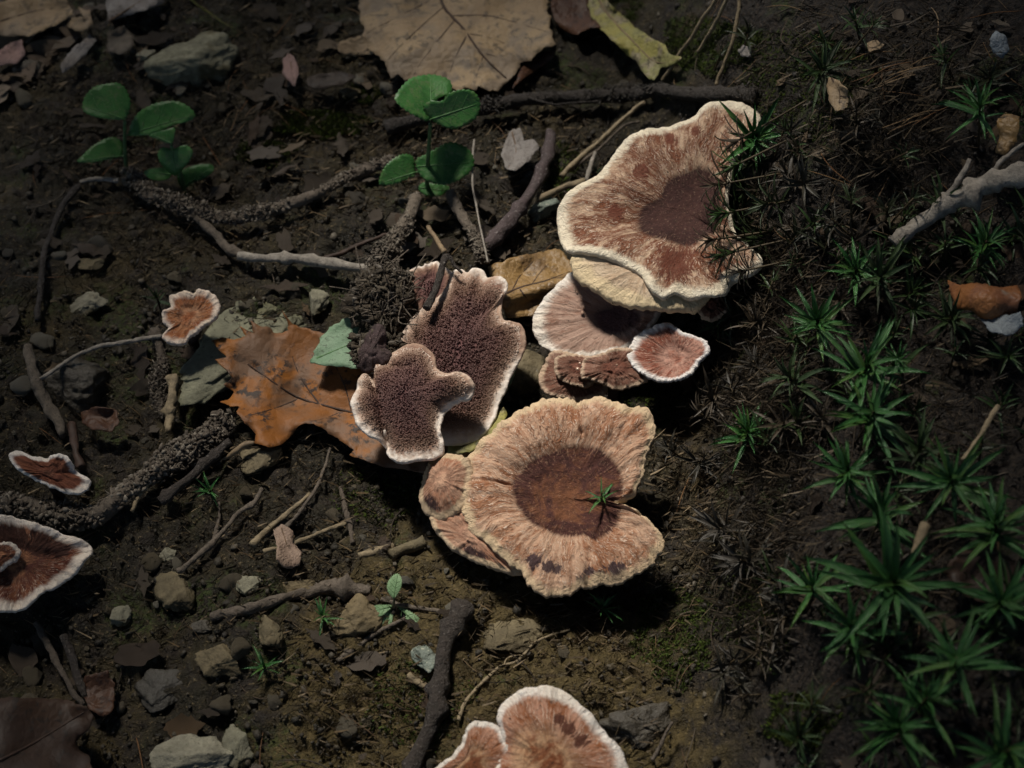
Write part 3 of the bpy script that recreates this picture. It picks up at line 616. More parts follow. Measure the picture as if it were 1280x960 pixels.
twig([(80,795),(88,820),(98,852),(108,872)], 5, 'dark rotten twig next to the bare grey twig in the hollow', 'bark_dark', 'twig', 0.9, 0, 20, heights=[.003])
twig([(1118,306),(1140,285),(1160,275),(1175,262),(1215,242),(1255,228),(1300,214)], 9, 'crooked whitish stick lying over the moss bank', 'bark_pale', 'stick', 1.1, 0, 21, (([(1175,258),(1190,240),(1202,222),(1214,200)], 5, [.012,.016]), ([(1240,232),(1250,205),(1282,180)], 4, [.014,.016])), knots=9, cat='stick', heights=[.008,.012,.014], bump=0.45)
twig([(895,106),(903,84),(912,62),(920,30),(926,-12)], 2.8, 'long dry grass stalk leaning behind the large cap, nearest the moss', 'root_pale', 'grass_stalk', 0.9, 0, 22, heights=[.003,.012], cat='grass stalk', bump=0.05)
twig([(828,102),(848,72),(866,45),(890,5),(902,-14)], 2.8, 'long dry grass stalk crossing the tip of the yellow leaf', 'root_pale', 'grass_stalk', 0.9, 0, 23, heights=[.003,.012], cat='grass stalk', bump=0.05)
twig([(872,66),(885,45),(897,24),(912,-8)], 2.6, 'short dry grass stalk between the two long stalks', 'root_pale', 'grass_stalk', 0.9, 0, 24, heights=[.003,.010], cat='grass stalk', bump=0.05)
twig([(702,222),(722,200),(748,178),(775,152),(806,128)], 4, 'brown dry stem leaning over the cluster of rootlets behind the large cap', 'root_pale', 'twig', 0.7, 0, 25, heights=[.003,.007])
twig([(714,212),(748,186),(778,160),(800,150)], 2.6, 'thin stem beside the brown dry stem behind the large cap', 'bark', 'twig', 0.7, 0, 26, heights=[.003,.005])
twig([(734,226),(738,210),(744,192)], 3, 'short upright grey stem touching the edge of the large wavy cap', 'bark_pale', 'twig', 0.8, 0, 27, heights=[.006,.004])
twig([(670,247),(690,240),(712,232),(730,226)], 5, 'smooth tan stick end above the wet green-grey stone', 'root_pale', 'stick', 0.9, 0, 28, heights=[.003,.006], cat='stick')
twig([(408,324),(430,314),(455,303),(489,291)], 3.4, 'reddish brown needle-like twig above the pale bare stick', 'rib_dark', 'twig', 0.8, 0, 29, heights=[.002])
twig([(478,750),(500,757),(530,762),(562,765)], 3.4, 'brown twig running from the sprout to the dark rough stick', 'bark', 'twig', 0.7, 0, 30)
twig([(422,826),(450,806),(480,786),(506,772)], 3.2, 'grey-brown twig below the small pale green sprout', 'bark', 'twig', 0.8, 0, 31)
twig([(427,611),(432,635),(437,655),(440,680)], 3.2, 'short upright tan twig on the clay below the orange-brown leaf', 'bark', 'twig', 1.1, 0, 32)
twig([(450,697),(470,690),(492,683)], 5, 'pale wood chip lying in the clay left of the large round cap', 'root_pale', 'wood_chip', 0.8, 0, 33, cat='wood chip')
twig([(490,694),(508,687),(532,678)], 8, 'broad olive wood chip pointing under the large round cap', 'stone_brown', 'wood_chip', 0.8, 0, 34, cat='wood chip')
twig([(510,846),(524,855),(538,864)], 4.5, 'cut pale stalk bit touching the dark rough stick', 'root_pale', 'stalk_bit', 1.0, 0, 35, cat='stalk')
twig([(816,950),(828,925),(842,902)], 2.4, 'thin grey twig on the dark soil beside the near cap', 'bark', 'twig', 0.7, 0, 36, heights=[.002,.006])
twig([(1142,693),(1150,675),(1160,655)], 5.5, 'short broken tan stem among the green moss stars', 'root_pale', 'stalk_bit', 0.9, 0, 37, heights=[.014], cat='stalk')
twig([(1205,575),(1222,550),(1235,530),(1248,508)], 4, 'tan stalk leaning among dead leaf scraps on the moss bank', 'root_pale', 'stalk_bit', 0.7, 0, 38, heights=[.012], cat='stalk')
twig([(592,175),(591,215),(592,240),(604,300),(610,328)], 1.5, 'hair-thin pale thread hanging beside the crusty root', 'bark_pale', 'rootlet', 0.8, 0, 39, heights=[.008,.010], cat='rootlet', bump=0.05)
twig([(558,318),(550,345),(542,368),(534,384)], 5, 'dark stalk lying across the pale lobe of the toothed fungus', 'bark_dark', 'stalk_bit', 1.0, 0, 40, heights=[.018,.021], cat='stalk')
twig([(536,283),(546,300),(556,316)], 2.6, 'two-toned orange needle above the toothed fungus', 'rib_pale', 'pine_needle', 1.2, 0, 41, heights=[.012,.019], cat='needle')
twig([(560,318),(568,330),(578,342)], 2.2, 'dark curved needle on the lobed top of the toothed fungus', 'bark_dark', 'pine_needle', 0.8, 0, 42, heights=[.020,.018], cat='needle')
twig([(100,228),(120,224),(150,225)], 3, 'pale stick end beside the seedling with three round leaves', 'bark_pale', 'stick', 1.2, 0, 43, cat='stick', heights=[.002])
twig([(45,400),(52,360),(58,310),(75,260),(100,235)], 4.5, 'dark bent root in deep shade beside the seedlings', 'bark_dark', 'root', 1.0, 0, 44, cat='root', heights=[.002])
twig([(165,640),(172,622),(188,600)], 3, 'thin brown twig over the soil-crusted root', 'root_pale', 'twig', 0.8, 0, 45, heights=[.004])
twig([(212,540),(214,512),(218,490),(216,470)], 5, 'knobbly pale brown stem with bud scales beside the flat olive-grey stone', 'root_pale', 'twig', 1.7, 0, 46, heights=[.004,.006], knots=3, bump=0.5)
twig([(195,415),(205,450),(198,490),(205,520)], 7, 'short crusted root below the small orange cap', 'bark', 'root', 0.9, 500, 47, heights=[.002], cat='root')
twig([(88,530),(95,560),(104,585)], 5, 'reddish brown stub of a stem by the scaly spruce twig', 'rib_dark', 'twig', 1.2, 0, 48, heights=[.004])
twig([(660,122),(690,130),(715,128),(748,126)], 2, 'fine black rootlets dangling from the black crusted root', 'bark_dark', 'rootlet', 0.6, 0, 49, (([(712,128),(728,145),(733,165)], 1.6), ([(745,126),(758,140),(760,158)], 1.4)), cat='rootlet', heights=[.006])

# ------------------------------------------------------------------ fungi
def cap(parent, outline, inner, centre, z, nrm, mat, name='cap', dome=0.0, wave=0.0006, rim=0.0011, dish=0.0, nth=260, nr=44, seed=0, stem=None, stemr=0.3, depth=0.006, wrinkle=0.00028, droop=0.0, label=None, pj=1.0, band=0.0, grooves=(), blots=()):
    nrm = np.array(nrm, float); nrm /= np.linalg.norm(nrm)
    p0 = at_z(np.array(centre[0], float), np.array(centre[1], float), z)
    op = resample(catmull(outline, 8), nth)
    # a finely uneven margin
    c = np.array(centre, float); k = np.arange(nth)
    th = 2 * math.pi * k / nth
    ext = np.linalg.norm(op - c, axis=1, keepdims=True)
    op = op + (op - c) / ext * (pj * (0.9 * fbm(np.cos(th) * 9 + seed, np.sin(th) * 9, seed % 8, 3) + 0.6 * vn(k * 0.7, k * 0 + seed, 2)))[:, None]
    ti = np.full(nth, 0.4)
    if inner is not None:
        ip = catmull(inner, 6); ts = np.linspace(0.02, 1, 160)
        for i in range(nth):
            q = c + (op[i] - c) * ts[:, None]
            m = inside(q, ip); ti[i] = ts[m].max() if m.any() else 0.05
        ti = np.convolve(np.pad(ti, 2, 'wrap'), np.ones(5) / 5, 'valid')
    ow = on_plane(op[:, 0], op[:, 1], p0, nrm)
    tan = np.roll(ow, -1, 0) - np.roll(ow, 1, 0); out = np.cross(tan, nrm); out /= np.linalg.norm(out, axis=1)[:, None]
    if (out * (ow - p0)).sum() < 0: out = -out
    out = np.stack([np.convolve(np.pad(out[:, i], 4, 'wrap'), np.ones(9) / 9, 'valid') for i in range(3)], 1)
    cx, sx = np.cos(th), np.sin(th)
    size = np.linalg.norm(ow - p0, axis=1).mean()
    wv = wave * fbm(cx * 1.7 + seed * 2.3, sx * 1.7, seed % 8, 3)
    V = []; S = []; RAD = []; U = []; BLT = []
    def ring(pos, s, t, u):
        V.append(pos); S.append(s); RAD.append(np.stack([cx, sx, np.full(nth, t)], 1)); U.append(np.full(nth, u)); q_ = c + (op - c) * t; b_ = np.zeros(nth)
        for (bx, by, br) in blots: b_ = np.maximum(b_, 1 - np.hypot(q_[:, 0] - bx, q_[:, 1] - by) / (2 * br))
        BLT.append(b_)
    for j in range(nr + 1):
        t = (j / nr) ** 0.85; t = max(t, 0.004)
        h = dome * (1 - t * t) + dish * (t * t - 1) * np.exp(-(t / 0.6) ** 2) + wv * t * t - droop * np.clip(t - 0.75, 0, 1) ** 2 * 16
        edge = sst(0.16, 0.0, np.abs(t - ti))
        h = h - 0.0004 * edge
        h = h + wrinkle * t * sst(0.1, 0.5, t) * fbm(cx * 13 + seed, sx * 13 + t * 1.3, (seed + 3) % 8, 3) + wrinkle * 0.5 * fbm(cx * t * 8 + 9, sx * t * 8 + seed, 4, 3)
        h = h + band * np.sin(math.pi * np.clip((t - ti) / (1.0001 - ti), 0, 1)) ** 0.8
        for gl, gw, gd in grooves: h = h - gd * np.exp(-(seg_dist(c + (op - c) * t, np.array(gl, float)) / gw) ** 2)
        s = np.where(t < ti, 0.5 * t / ti, 0.5 + 0.5 * (t - ti) / (1.0001 - ti))
        ring(p0 + (ow - p0) * t + nrm * np.broadcast_to(h, (nth,))[:, None], s, t, 0.0)
    hr = V[-1]
    m = 6
    rr = rim * (1 + 0.25 * fbm(cx * 7, sx * 7 + seed, 2, 2))[:, None]
    for j in range(1, m + 1):
        a = math.pi / 2 - math.pi * j / m
        ring(hr + out * (rr * math.cos(a)) * 0.8 + nrm * (rr * (math.sin(a) - 1)), np.full(nth, 1.0), 1.0, 0.0)
    bt = V[-1]
    for j in range(1, 13):
        t = 1 - j / 12 * 0.93
        ring(p0 + (ow - p0) * t + (bt - ow) - nrm * (depth * (1 - t) ** 1.4), np.full(nth, 1.0), t, min(1.0, j / 3))
    n_r = len(V)
    VV = np.vstack(V); i = np.arange(n_r * nth).reshape(n_r, nth); jn = np.roll(i, -1, 1)
    FF = np.stack([i[:-1], i[1:], jn[1:], jn[:-1]], -1).reshape(-1, 4)
    tv = VV[FF[:nth * 6]]; nn = np.cross(tv[:, 1] - tv[:, 0], tv[:, 3] - tv[:, 0]).sum(0)
    if nn @ nrm < 0: FF = FF[:, ::-1]
    o = part(name, VV, FF.copy(), MAT[mat], parent, attrs={'s': np.concatenate(S), 'rad': np.vstack(RAD), 'under': np.concatenate(U), 'blot': np.concatenate(BLT)})
    if label: o['label'] = label
    if stem is not None:
        gp = hit(*stem) if not isinstance(stem, str) else np.array([p0[0], p0[1], H1(p0)])
        top = p0 - nrm * (depth * 0.55 + 2 * rim)
        tt = np.linspace(0, 1, 14)[:, None]
        Pm = top * (1 - tt) + (gp - np.array([0, 0, 0.004])) * tt
        R = size * stemr * (1.25 - 0.6 * np.sin(tt[:, 0] * 2.2))
        Vs, Fs = tube(Pm, R, 20, 0.25, seed)
        part('stem', Vs, Fs, MAT['fleshstem'], parent)
    info = dict(p0=p0, n=nrm, op=op, ti=ti, V=VV[:(nr + 1) * nth].reshape(nr + 1, nth, 3), S=np.concatenate(S)[:(nr + 1) * nth].reshape(nr + 1, nth), B=np.concatenate(BLT)[:(nr + 1) * nth].reshape(nr + 1, nth), obj=o)
    return info

# upper wavy cap with the lip below it
A_out = [(698,272),(699,258),(706,244),(722,232),(747,220),(760,206),(770,190),(783,175),(800,165),(820,161),(837,157),(855,151),(870,144),(882,135),(896,129),(912,126),(928,130),(946,142),(944,160),(930,180),(915,205),(908,235),(908,265),(918,292),(950,323),(942,335),(922,343),(911,348),(905,359),(892,366),(872,366),(850,362),(837,363),(828,367),(819,362),(811,353),(802,340),(789,332),(771,325),(749,319),(732,315),(714,312),(705,302),(700,288)]
A_in = [(795,270),(801,250),(824,238),(833,220),(857,210),(880,205),(898,222),(902,250),(898,278),(876,292),(860,303),(840,296),(815,294),(800,287)]
TA = thing('fungus', 'large wavy shelf fungus with cream margin and dark brown centre against the moss bank', 'fungus', hit(870, 330))
cap(TA, A_out, A_in, (858, 255), 0.0335, (-0.16, -0.12, 1), 'capA', 'cap', 0.0, 0.0019, 0.0011, 0.004, 320, 54, 1, 'down', 0.35, 0.009, band=0.0008, grooves=[([(800,262),(760,285)],5,.0005),([(905,359),(880,320)],5,.0008),([(830,366),(850,320)],6,.0006)], blots=[(845,325,22),(800,215,10),(840,175,9),(770,262,10),(870,165,6)])
cap(TA, [(720,318),(721,332),(733,347),(754,361),(776,372),(797,379),(815,380),(837,381),(859,378),(878,373),(890,350),(870,320),(830,300),(780,300),(740,308)], None, (815, 335), 0.0268, (-0.04, -0.12, 1), 'capA2', 'lower_cap', 0.003, 0.0007, 0.0016, 0, 180, 30, 2, 'down', 0.4, 0.006, label='smooth cream lip under the wavy cap')
cap(TA, [(870,372),(872,384),(880,396),(891,400),(901,394),(909,384),(903,372),(889,364)], None, (889, 380), 0.0225, (0.1, -0.5, 1), 'capC', 'frill', 0.001, 0.0012, 0.0006, 0, 90, 16, 3, 'down', 0.3, 0.003)
# middle cap
TB = thing('fungus', 'smooth pinkish shelf cap with white margin under the lip of the large wavy cap', 'fungus', hit(790, 420))
B = cap(TB, [(722,334),(703,352),(684,372),(673,388),(668,405),(670,418),(679,430),(697,439),(716,443),(736,444),(758,440),(780,433),(795,422),(808,410),(820,396),(822,380),(808,362),(780,345),(745,334)], [(742,392),(760,385),(790,384),(800,400),(785,412),(768,415),(750,408)], (772, 395), 0.0145, (-0.18, -0.25, 1), 'capB', 'cap', 0.001, 0.0006, 0.0008, 0.0015, 260, 44, 4, 'down', 0.35, 0.006, blots=[(765,398,14)])
for (bx, by, br) in ((730, 384, 2.4), (728, 391, 2.6), (721, 365, 1.4), (719, 362, 1.2)):
    p = on_plane(np.array(bx * 1.0), np.array(by * 1.0), B['p0'] + B['n'] * 0.0008, B['n'])
    v, f = IC[2]; part('resin_bead', v * br * MM * np.array([1, 1, .8]) + p, f, MAT['drop'], TB)
# the small overlapping caps
TC = thing('fungus', 'cluster of small overlapping red-brown caps under the smooth pinkish cap', 'fungus', hit(760, 480))
cap(TC, [(692,440),(682,453),(676,468),(678,484),(688,492),(705,495),(719,498),(736,499),(750,493),(756,484),(750,462),(725,446),(706,441)], None, (722, 470), 0.0085, (-0.2, -0.35, 1), 'capC', 'cap', 0.001, 0.0007, 0.0007, 0, 150, 24, 5, 'down', 0.35, 0.004)
cap(TC, [(698,446),(694,455),(699,470),(712,478),(726,482),(736,480),(750,470),(750,452),(734,446),(716,444)], None, (724, 460), 0.0115, (-0.15, -0.35, 1), 'capC', 'cap', 0.001, 0.0007, 0.0006, 0, 130, 22, 6, 'down', 0.3, 0.003)
C3 = cap(TC, [(730,450),(728,462),(728,472),(740,473),(756,479),(771,484),(789,482),(806,475),(815,462),(806,446),(790,438),(771,438),(749,444)], None, (768, 460), 0.0135, (-0.08, -0.35, 1), 'capC', 'cap', 0.001, 0.0010, 0.0006, 0, 160, 24, 7, 'down', 0.3, 0.004)
for (bx, by, br) in ((722, 461, 2.6), (725, 454, 1.8), (771, 456, 1.4)):
    p = on_plane(np.array(bx * 1.0), np.array(by * 1.0), C3['p0'] + C3['n'] * 0.001, C3['n'])
    v, f = IC[2]; part('resin_bead', v * br * MM * np.array([1, 1, .8]) + p, f, MAT['drop'], TC)
# white-rimmed fan
TD = thing('fungus', 'small fan-shaped cap with bright white rim and red streaks beside the moss', 'fungus', hit(862, 475))
cap(TD, [(785,440),(789,431),(797,420),(811,411),(830,404),(841,407),(852,416),(870,421),(881,428),(885,440),(874,449),(867,460),(861,468),(846,474),(830,475),(813,470),(797,461),(789,451)], None, (846, 446), 0.0180, (-0.28, -0.25, 1), 'capD', 'cap', -0.0004, 0.0008, 0.0007, 0.001, 200, 34, 8, (866, 482), 0.28, 0.006)
# big round cap with its side lobes
E_out = [(583,583),(584,570),(597,556),(621,535),(644,518),(667,506),(691,499),(712,500),(724,504),(733,501),(752,497),(770,502),(787,512),(803,512),(815,526),(817,541),(810,559),(803,576),(801,594),(793,606),(793,615),(782,622),(766,626),(781,631),(799,640),(813,652),(824,667),(826,680),(818,697),(802,711),(778,724),(749,727),(729,732),(714,740),(700,742),(676,737),(662,727),(656,715),(641,704),(621,687),(598,667),(584,649),(577,627),(580,608),(584,597)]
E_in = [(638,602),(656,582),(685,565),(714,557),(740,557),(761,570),(776,591),(780,608),(774,626),(776,640),(770,656),(748,676),(732,668),(708,667),(685,661),(662,649),(647,629)]
TE = thing('fungus', 'large round tan shelf fungus with broad dark red-brown centre on bare clay', 'fungus', hit(725, 650))
E = cap(TE, E_out, E_in, (708, 618), 0.0155, (-0.10, -0.20, 1), 'capE', 'cap', 0.0005, 0.0016, 0.0008, 0.0032, 380, 64, 9, 'down', 0.35, 0.010, 0.0005, 0.0003, pj=2.8, band=0.0012, grooves=[([(724,503),(727,540)],3,.0012),([(727,540),(732,560)],4,.0007),([(580,598),(640,604)],2.6,.0012),([(772,505),(765,560)],3,.0006),([(790,514),(770,560)],4,.0009),([(803,578),(775,590)],4,.0007),([(735,732),(738,690)],4,.0008),([(716,738),(716,700)],3,.0007),([(660,726),(690,690)],4,.0005),([(800,640),(770,645)],5,.0007),([(815,655),(780,665)],4,.0005)], blots=[(668,703,9),(686,710,8),(698,712,6),(738,716,6),(728,728,7),(752,722,10),(768,716,7),(778,712,5)])
cap(TE, [(562,570),(578,575),(584,588),(581,608),(576,628),(562,640),(546,644),(532,634),(527,618),(528,604),(537,585),(549,573)], None, (558, 605), 0.0125, (-0.35, -0.25, 1), 'capE2', 'side_lobe', 0.0032, 0.0008, 0.0014, 0, 140, 26, 10, 'down', 0.4, 0.005, blots=[(536,634,12)])
cap(TE, [(540,640),(560,632),(580,632),(596,655),(612,675),(632,694),(650,706),(645,714),(620,707),(598,699),(575,688),(556,672),(544,656)], None, (592, 672), 0.0095, (-0.3, -0.35, 1), 'capE2', 'lower_lobe', 0.001, 0.0011, 0.0012, 0, 150, 22, 11, 'down', 0.3, 0.004, blots=[(588,690,10),(602,698,8)])
# near cap cut by the frame
TL = thing('fungus', 'orange-brown fungus with white rim and two lobes cut by the lower edge', 'fungus', hit(665, 985))
cap(TL, [(627,886),(641,872),(661,863),(688,862),(711,872),(735,895),(755,919),(772,940),(783,964),(785,990),(760,1018),(715,1030),(660,1025),(628,1000),(622,960),(630,925),(626,902)], [(640,930),(665,915),(700,925),(720,960),(700,985),(650,985)], (690, 955), 0.018, (-0.08, -0.30, 1), 'capL', 'cap', 0.0025, 0.0010, 0.0010, 0, 260, 40, 12, 'down', 0.35, 0.008, blots=[(712,912,9),(728,928,8),(700,900,6)])
cap(TL, [(587,909),(600,904),(617,909),(628,921),(635,940),(632,985),(590,1005),(550,995),(535,975),(548,960),(567,945),(579,929)], None, (592, 955), 0.0155, (-0.2, -0.30, 1), 'capL', 'side_lobe', 0.002, 0.0008, 0.0009, 0, 160, 26, 13, 'down', 0.35, 0.006)
# small ones on the left
TH = thing('fungus', 'small lone orange cap with uneven whitish edge on dark soil', 'fungus', hit(240, 425))
cap(TH, [(248,362),(265,369),(272,382),(269,396),(252,407),(239,417),(228,428),(213,428),(206,421),(212,410),(205,399),(206,390),(215,384),(213,370),(228,365),(241,368)], None, (236, 394), 0.011, (-0.1, -0.35, 1), 'capH', 'cap', -0.0008, 0.0010, 0.0008, 0, 160, 26, 14, (238, 425), 0.35, 0.006)
TI = thing('fungus', 'small rust-red cap with white upper edge behind the soil-crusted root', 'fungus', hit(60, 610))
cap(TI, [(10,569),(22,565),(37,572),(54,574),(77,570),(89,581),(93,590),(111,602),(104,614),(86,616),(67,608),(44,598),(23,584)], None, (62, 592), 0.010, (0.1, -0.55, 1), 'capI', 'cap', 0.0005, 0.0016, 0.0006, 0, 130, 20, 15, 'down', 0.3, 0.004)
TJ = thing('fungus', 'dark rust-red cap with white lower rim cut by the left edge of the picture', 'fungus', hit(20, 705))
cap(TJ, [(-40,690),(-20,660),(5,648),(40,655),(80,668),(111,680),(108,694),(91,714),(60,734),(38,754),(20,760),(-5,762),(-32,752),(-44,722)], None, (25, 700), 0.0075, (0.1, -0.16, 1), 'capJ', 'cap', -0.001, 0.0018, 0.0007, 0, 200, 30, 16, 'down', 0.35, 0.006, blots=[(15,668,26),(50,676,20),(-15,690,26),(75,684,12)], grooves=[([(60,690),(90,712)],6,.0012),([(0,700),(20,755)],6,.0010)])
cap(TJ, [(-30,700),(-10,684),(10,679),(20,684),(22,692),(10,702),(-10,716),(-30,715)], None, (0, 695), 0.0105, (0.1, -0.16, 1), 'capJ', 'side_lobe', 0.0005, 0.0008, 0.0007, 0, 100, 16, 17, None, 0.3, 0.003)

# the upturned fungus showing its spines, lying on the brown leaf
TF = thing('upturned_fungus', 'upturned fungus showing its purple-brown spiny underside, lying on the orange-brown leaf', 'fungus', hit(540, 470))
F1 = cap(TF, [(567,340),(577,338),(584,342),(594,335),(603,338),(608,347),(622,346),(632,352),(632,363),(626,375),(625,391),(629,402),(640,405),(649,407),(655,417),(654,434),(648,447),(639,463),(630,484),(621,503),(618,519),(608,536),(595,547),(576,553),(558,555),(540,545),(520,510),(505,470),(500,430),(515,400),(536,380),(552,368),(562,353)], None, (575, 440), 0.0125, (-0.05, -0.20, 1), 'tooth', 'cap', 0.0022, 0.0012, 0.0007, 0, 300, 46, 20, None, 0.3, 0.004, pj=0.6, blots=[(576,552,14),(600,545,14),(617,520,14),(557,553,14),(628,488,10),(640,460,10),(630,355,8),(600,340,8)], grooves=[([(625,380),(590,400)],7,.001),([(575,345),(572,375)],5,.0008),([(600,345),(595,372)],5,.0008)])
F2 = cap(TF, [(526,434),(540,446),(545,463),(558,470),(578,469),(590,479),(586,491),(573,496),(558,506),(549,519),(547,538),(551,558),(542,570),(523,577),(501,578),(486,566),(479,549),(461,541),(447,527),(441,506),(446,490),(449,475),(461,458),(482,446),(490,437),(508,432)], None, (510, 500), 0.0185, (-0.10, -0.22, 1), 'tooth', 'front_cap', 0.0030, 0.0022, 0.0008, 0, 260, 42, 25, None, 0.3, 0.004, pj=0.6, blots=[(501,575,18),(523,575,18),(545,562,15),(462,538,16),(447,525,14),(485,562,15),(441,506,10),(550,535,12),(556,508,10),(575,495,8)], grooves=[([(460,456),(473,500),(483,552)],5.5,.0042),([(490,458),(515,462)],5,.0016),([(545,465),(530,490)],8,.001)])
F3 = cap(TF, [(513,341),(530,334),(546,328),(550,340),(557,336),(566,349),(561,366),(551,376),(540,386),(522,388),(512,370)], None, (538, 360), 0.0135, (-0.1, -0.3, 1), 'tooth', 'upper_lobe', 0.0008, 0.0010, 0.0007, 0, 140, 22, 22, None, 0.3, 0.003, pj=0.6)
def spines(info, n, parent, seed, smax=0.965, smin=0.0):
    r = np.random.default_rng(seed); V = info['V']; S = info['S']; nr, nth = S.shape
    t = np.sqrt(r.random(n * 2)) * (nr - 2); i = t.astype(int); j = r.integers(0, nth, n * 2)
    u = (t - i)[:, None]; w_ = r.random(n * 2)[:, None]
    Pq = (V[i, j] * (1 - u) + V[i + 1, j] * u) * (1 - w_) + (V[i, (j + 1) % nth] * (1 - u) + V[i + 1, (j + 1) % nth] * u) * w_
    s = S[i, j] * (1 - u[:, 0]) + S[i + 1, j] * u[:, 0]
    bl = info['B'][i, j]
    k = (r.random(len(s)) > sst(0.86, 1.02, s + 0.14 * np.clip(bl, 0, 0.5))) & (s < smax + 0.05 * fbm(Pq[:, 0] / 0.004, Pq[:, 1] / 0.004, 1, 2)) & (s > smin)
    Pq, s = Pq[k], s[k]; m = len(Pq)
    outd = Pq - info['p0']; outd /= np.linalg.norm(outd, axis=1)[:, None] + 1e-9
    d = info['n'][None] + 0.25 * outd + r.normal(size=(m, 3)) * 0.22
    L = (0.00060 + 0.0005 * r.random(m)) * np.clip((smax + 0.04 - s) / 0.30, 0.15, 1)
    R = 0.00015 + 0.00006 * r.random(m)
    M3 = frame_z(d) * np.stack([R, R, L], -1)[:, None, :]
    a = np.arange(4) * math.pi / 2
    tv = np.vstack([np.stack([np.cos(a), np.sin(a), a * 0 - 0.15], 1), np.stack([0.7 * np.cos(a), 0.7 * np.sin(a), a * 0 + 0.7], 1), [[0, 0, 1.0]]])
    tf = np.array([[i_, (i_ + 1) % 4, 4 + (i_ + 1) % 4] for i_ in range(4)] + [[i_, 4 + (i_ + 1) % 4, 4 + i_] for i_ in range(4)] + [[4 + i_, 4 + (i_ + 1) % 4, 8] for i_ in range(4)])
    v, f = scatter(tv, tf, Pq, M3)
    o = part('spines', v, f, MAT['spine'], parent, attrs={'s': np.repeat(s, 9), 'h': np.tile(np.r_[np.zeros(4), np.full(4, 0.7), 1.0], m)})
    o['kind'] = 'stuff'
spines(F1, 7600, F1['obj'], 1); spines(F2, 6400, F2['obj'], 2); spines(F3, 500, F3['obj'], 3, 0.45)
# its dark stem base and the soil torn up with it
for k_, (ol, cc, zz) in enumerate([([(466,410),(473,407),(479,416),(478,432),(485,444),(480,453),(461,460),(446,449),(455,432),(462,420)], (467, 440), 0.0195)]):
    sb = cap(TF, ol, None, cc, zz, (-0.05, -0.3, 1), 'flesh_dark', 'stem_base', 0.002, 0.0014, 0.0011, 0, 100, 16, 23 + k_, None, wrinkle=0.0001)
v, f = rock(91, 5, 18, 0.45)
cl = at_z(np.array(484.0), np.array(382.0), 0.010)
v = v * np.array([0.0078, 0.0105, 0.0085]) + cl
T = thing('soil_clump', 'crumbly clump of soil and roots torn up with the upturned fungus', 'soil', np.array([cl[0], cl[1], H1(cl)]))
part('clod', v, f, MAT['clod'], T)
r_ = np.random.default_rng(5); NG = 6500; d = r_.normal(size=(NG, 3)); d[:, 2] = np.abs(d[:, 2]) - 0.2; d /= np.linalg.norm(d, axis=1)[:, None]
lump = 1 + 0.28 * fbm(d[:, 0] * 2.2 + 4, d[:, 1] * 2.2 + d[:, 2] * 1.7, 2, 3)
C = cl + d * np.array([0.0080, 0.0105, 0.0085]) * (lump * r_.uniform(0.85, 1.06, NG))[:, None]
ext = r_.random((1500, 3)); pe = at_z(440 + 60 * ext[:, 0], 420 + 34 * ext[:, 1], 0.0140 + 0.005 * ext[:, 2])
crumbs('soil_grains', np.vstack([C, pe]), 0.00012 + 0.0009 * r_.random(NG + 1500) ** 3.5, MAT['crust2'], T, 1, 71, elong=1.8)
for i in range(70):
    a = r_.random() * 6.28; b_ = cl + np.array([math.cos(a) * .006, math.sin(a) * .008, .004 + .004 * r_.random()])
    e_ = b_ + r_.normal(size=3) * 0.005; mid = (b_ + e_) / 2 + r_.normal(size=3) * 0.0015
    Vt, Ft = tube(catmull([b_, mid, e_], 4, False), np.full(9, 0.00016), 5, 0, i)
    part('root_fibre', Vt, Ft, MAT['bark'], T)

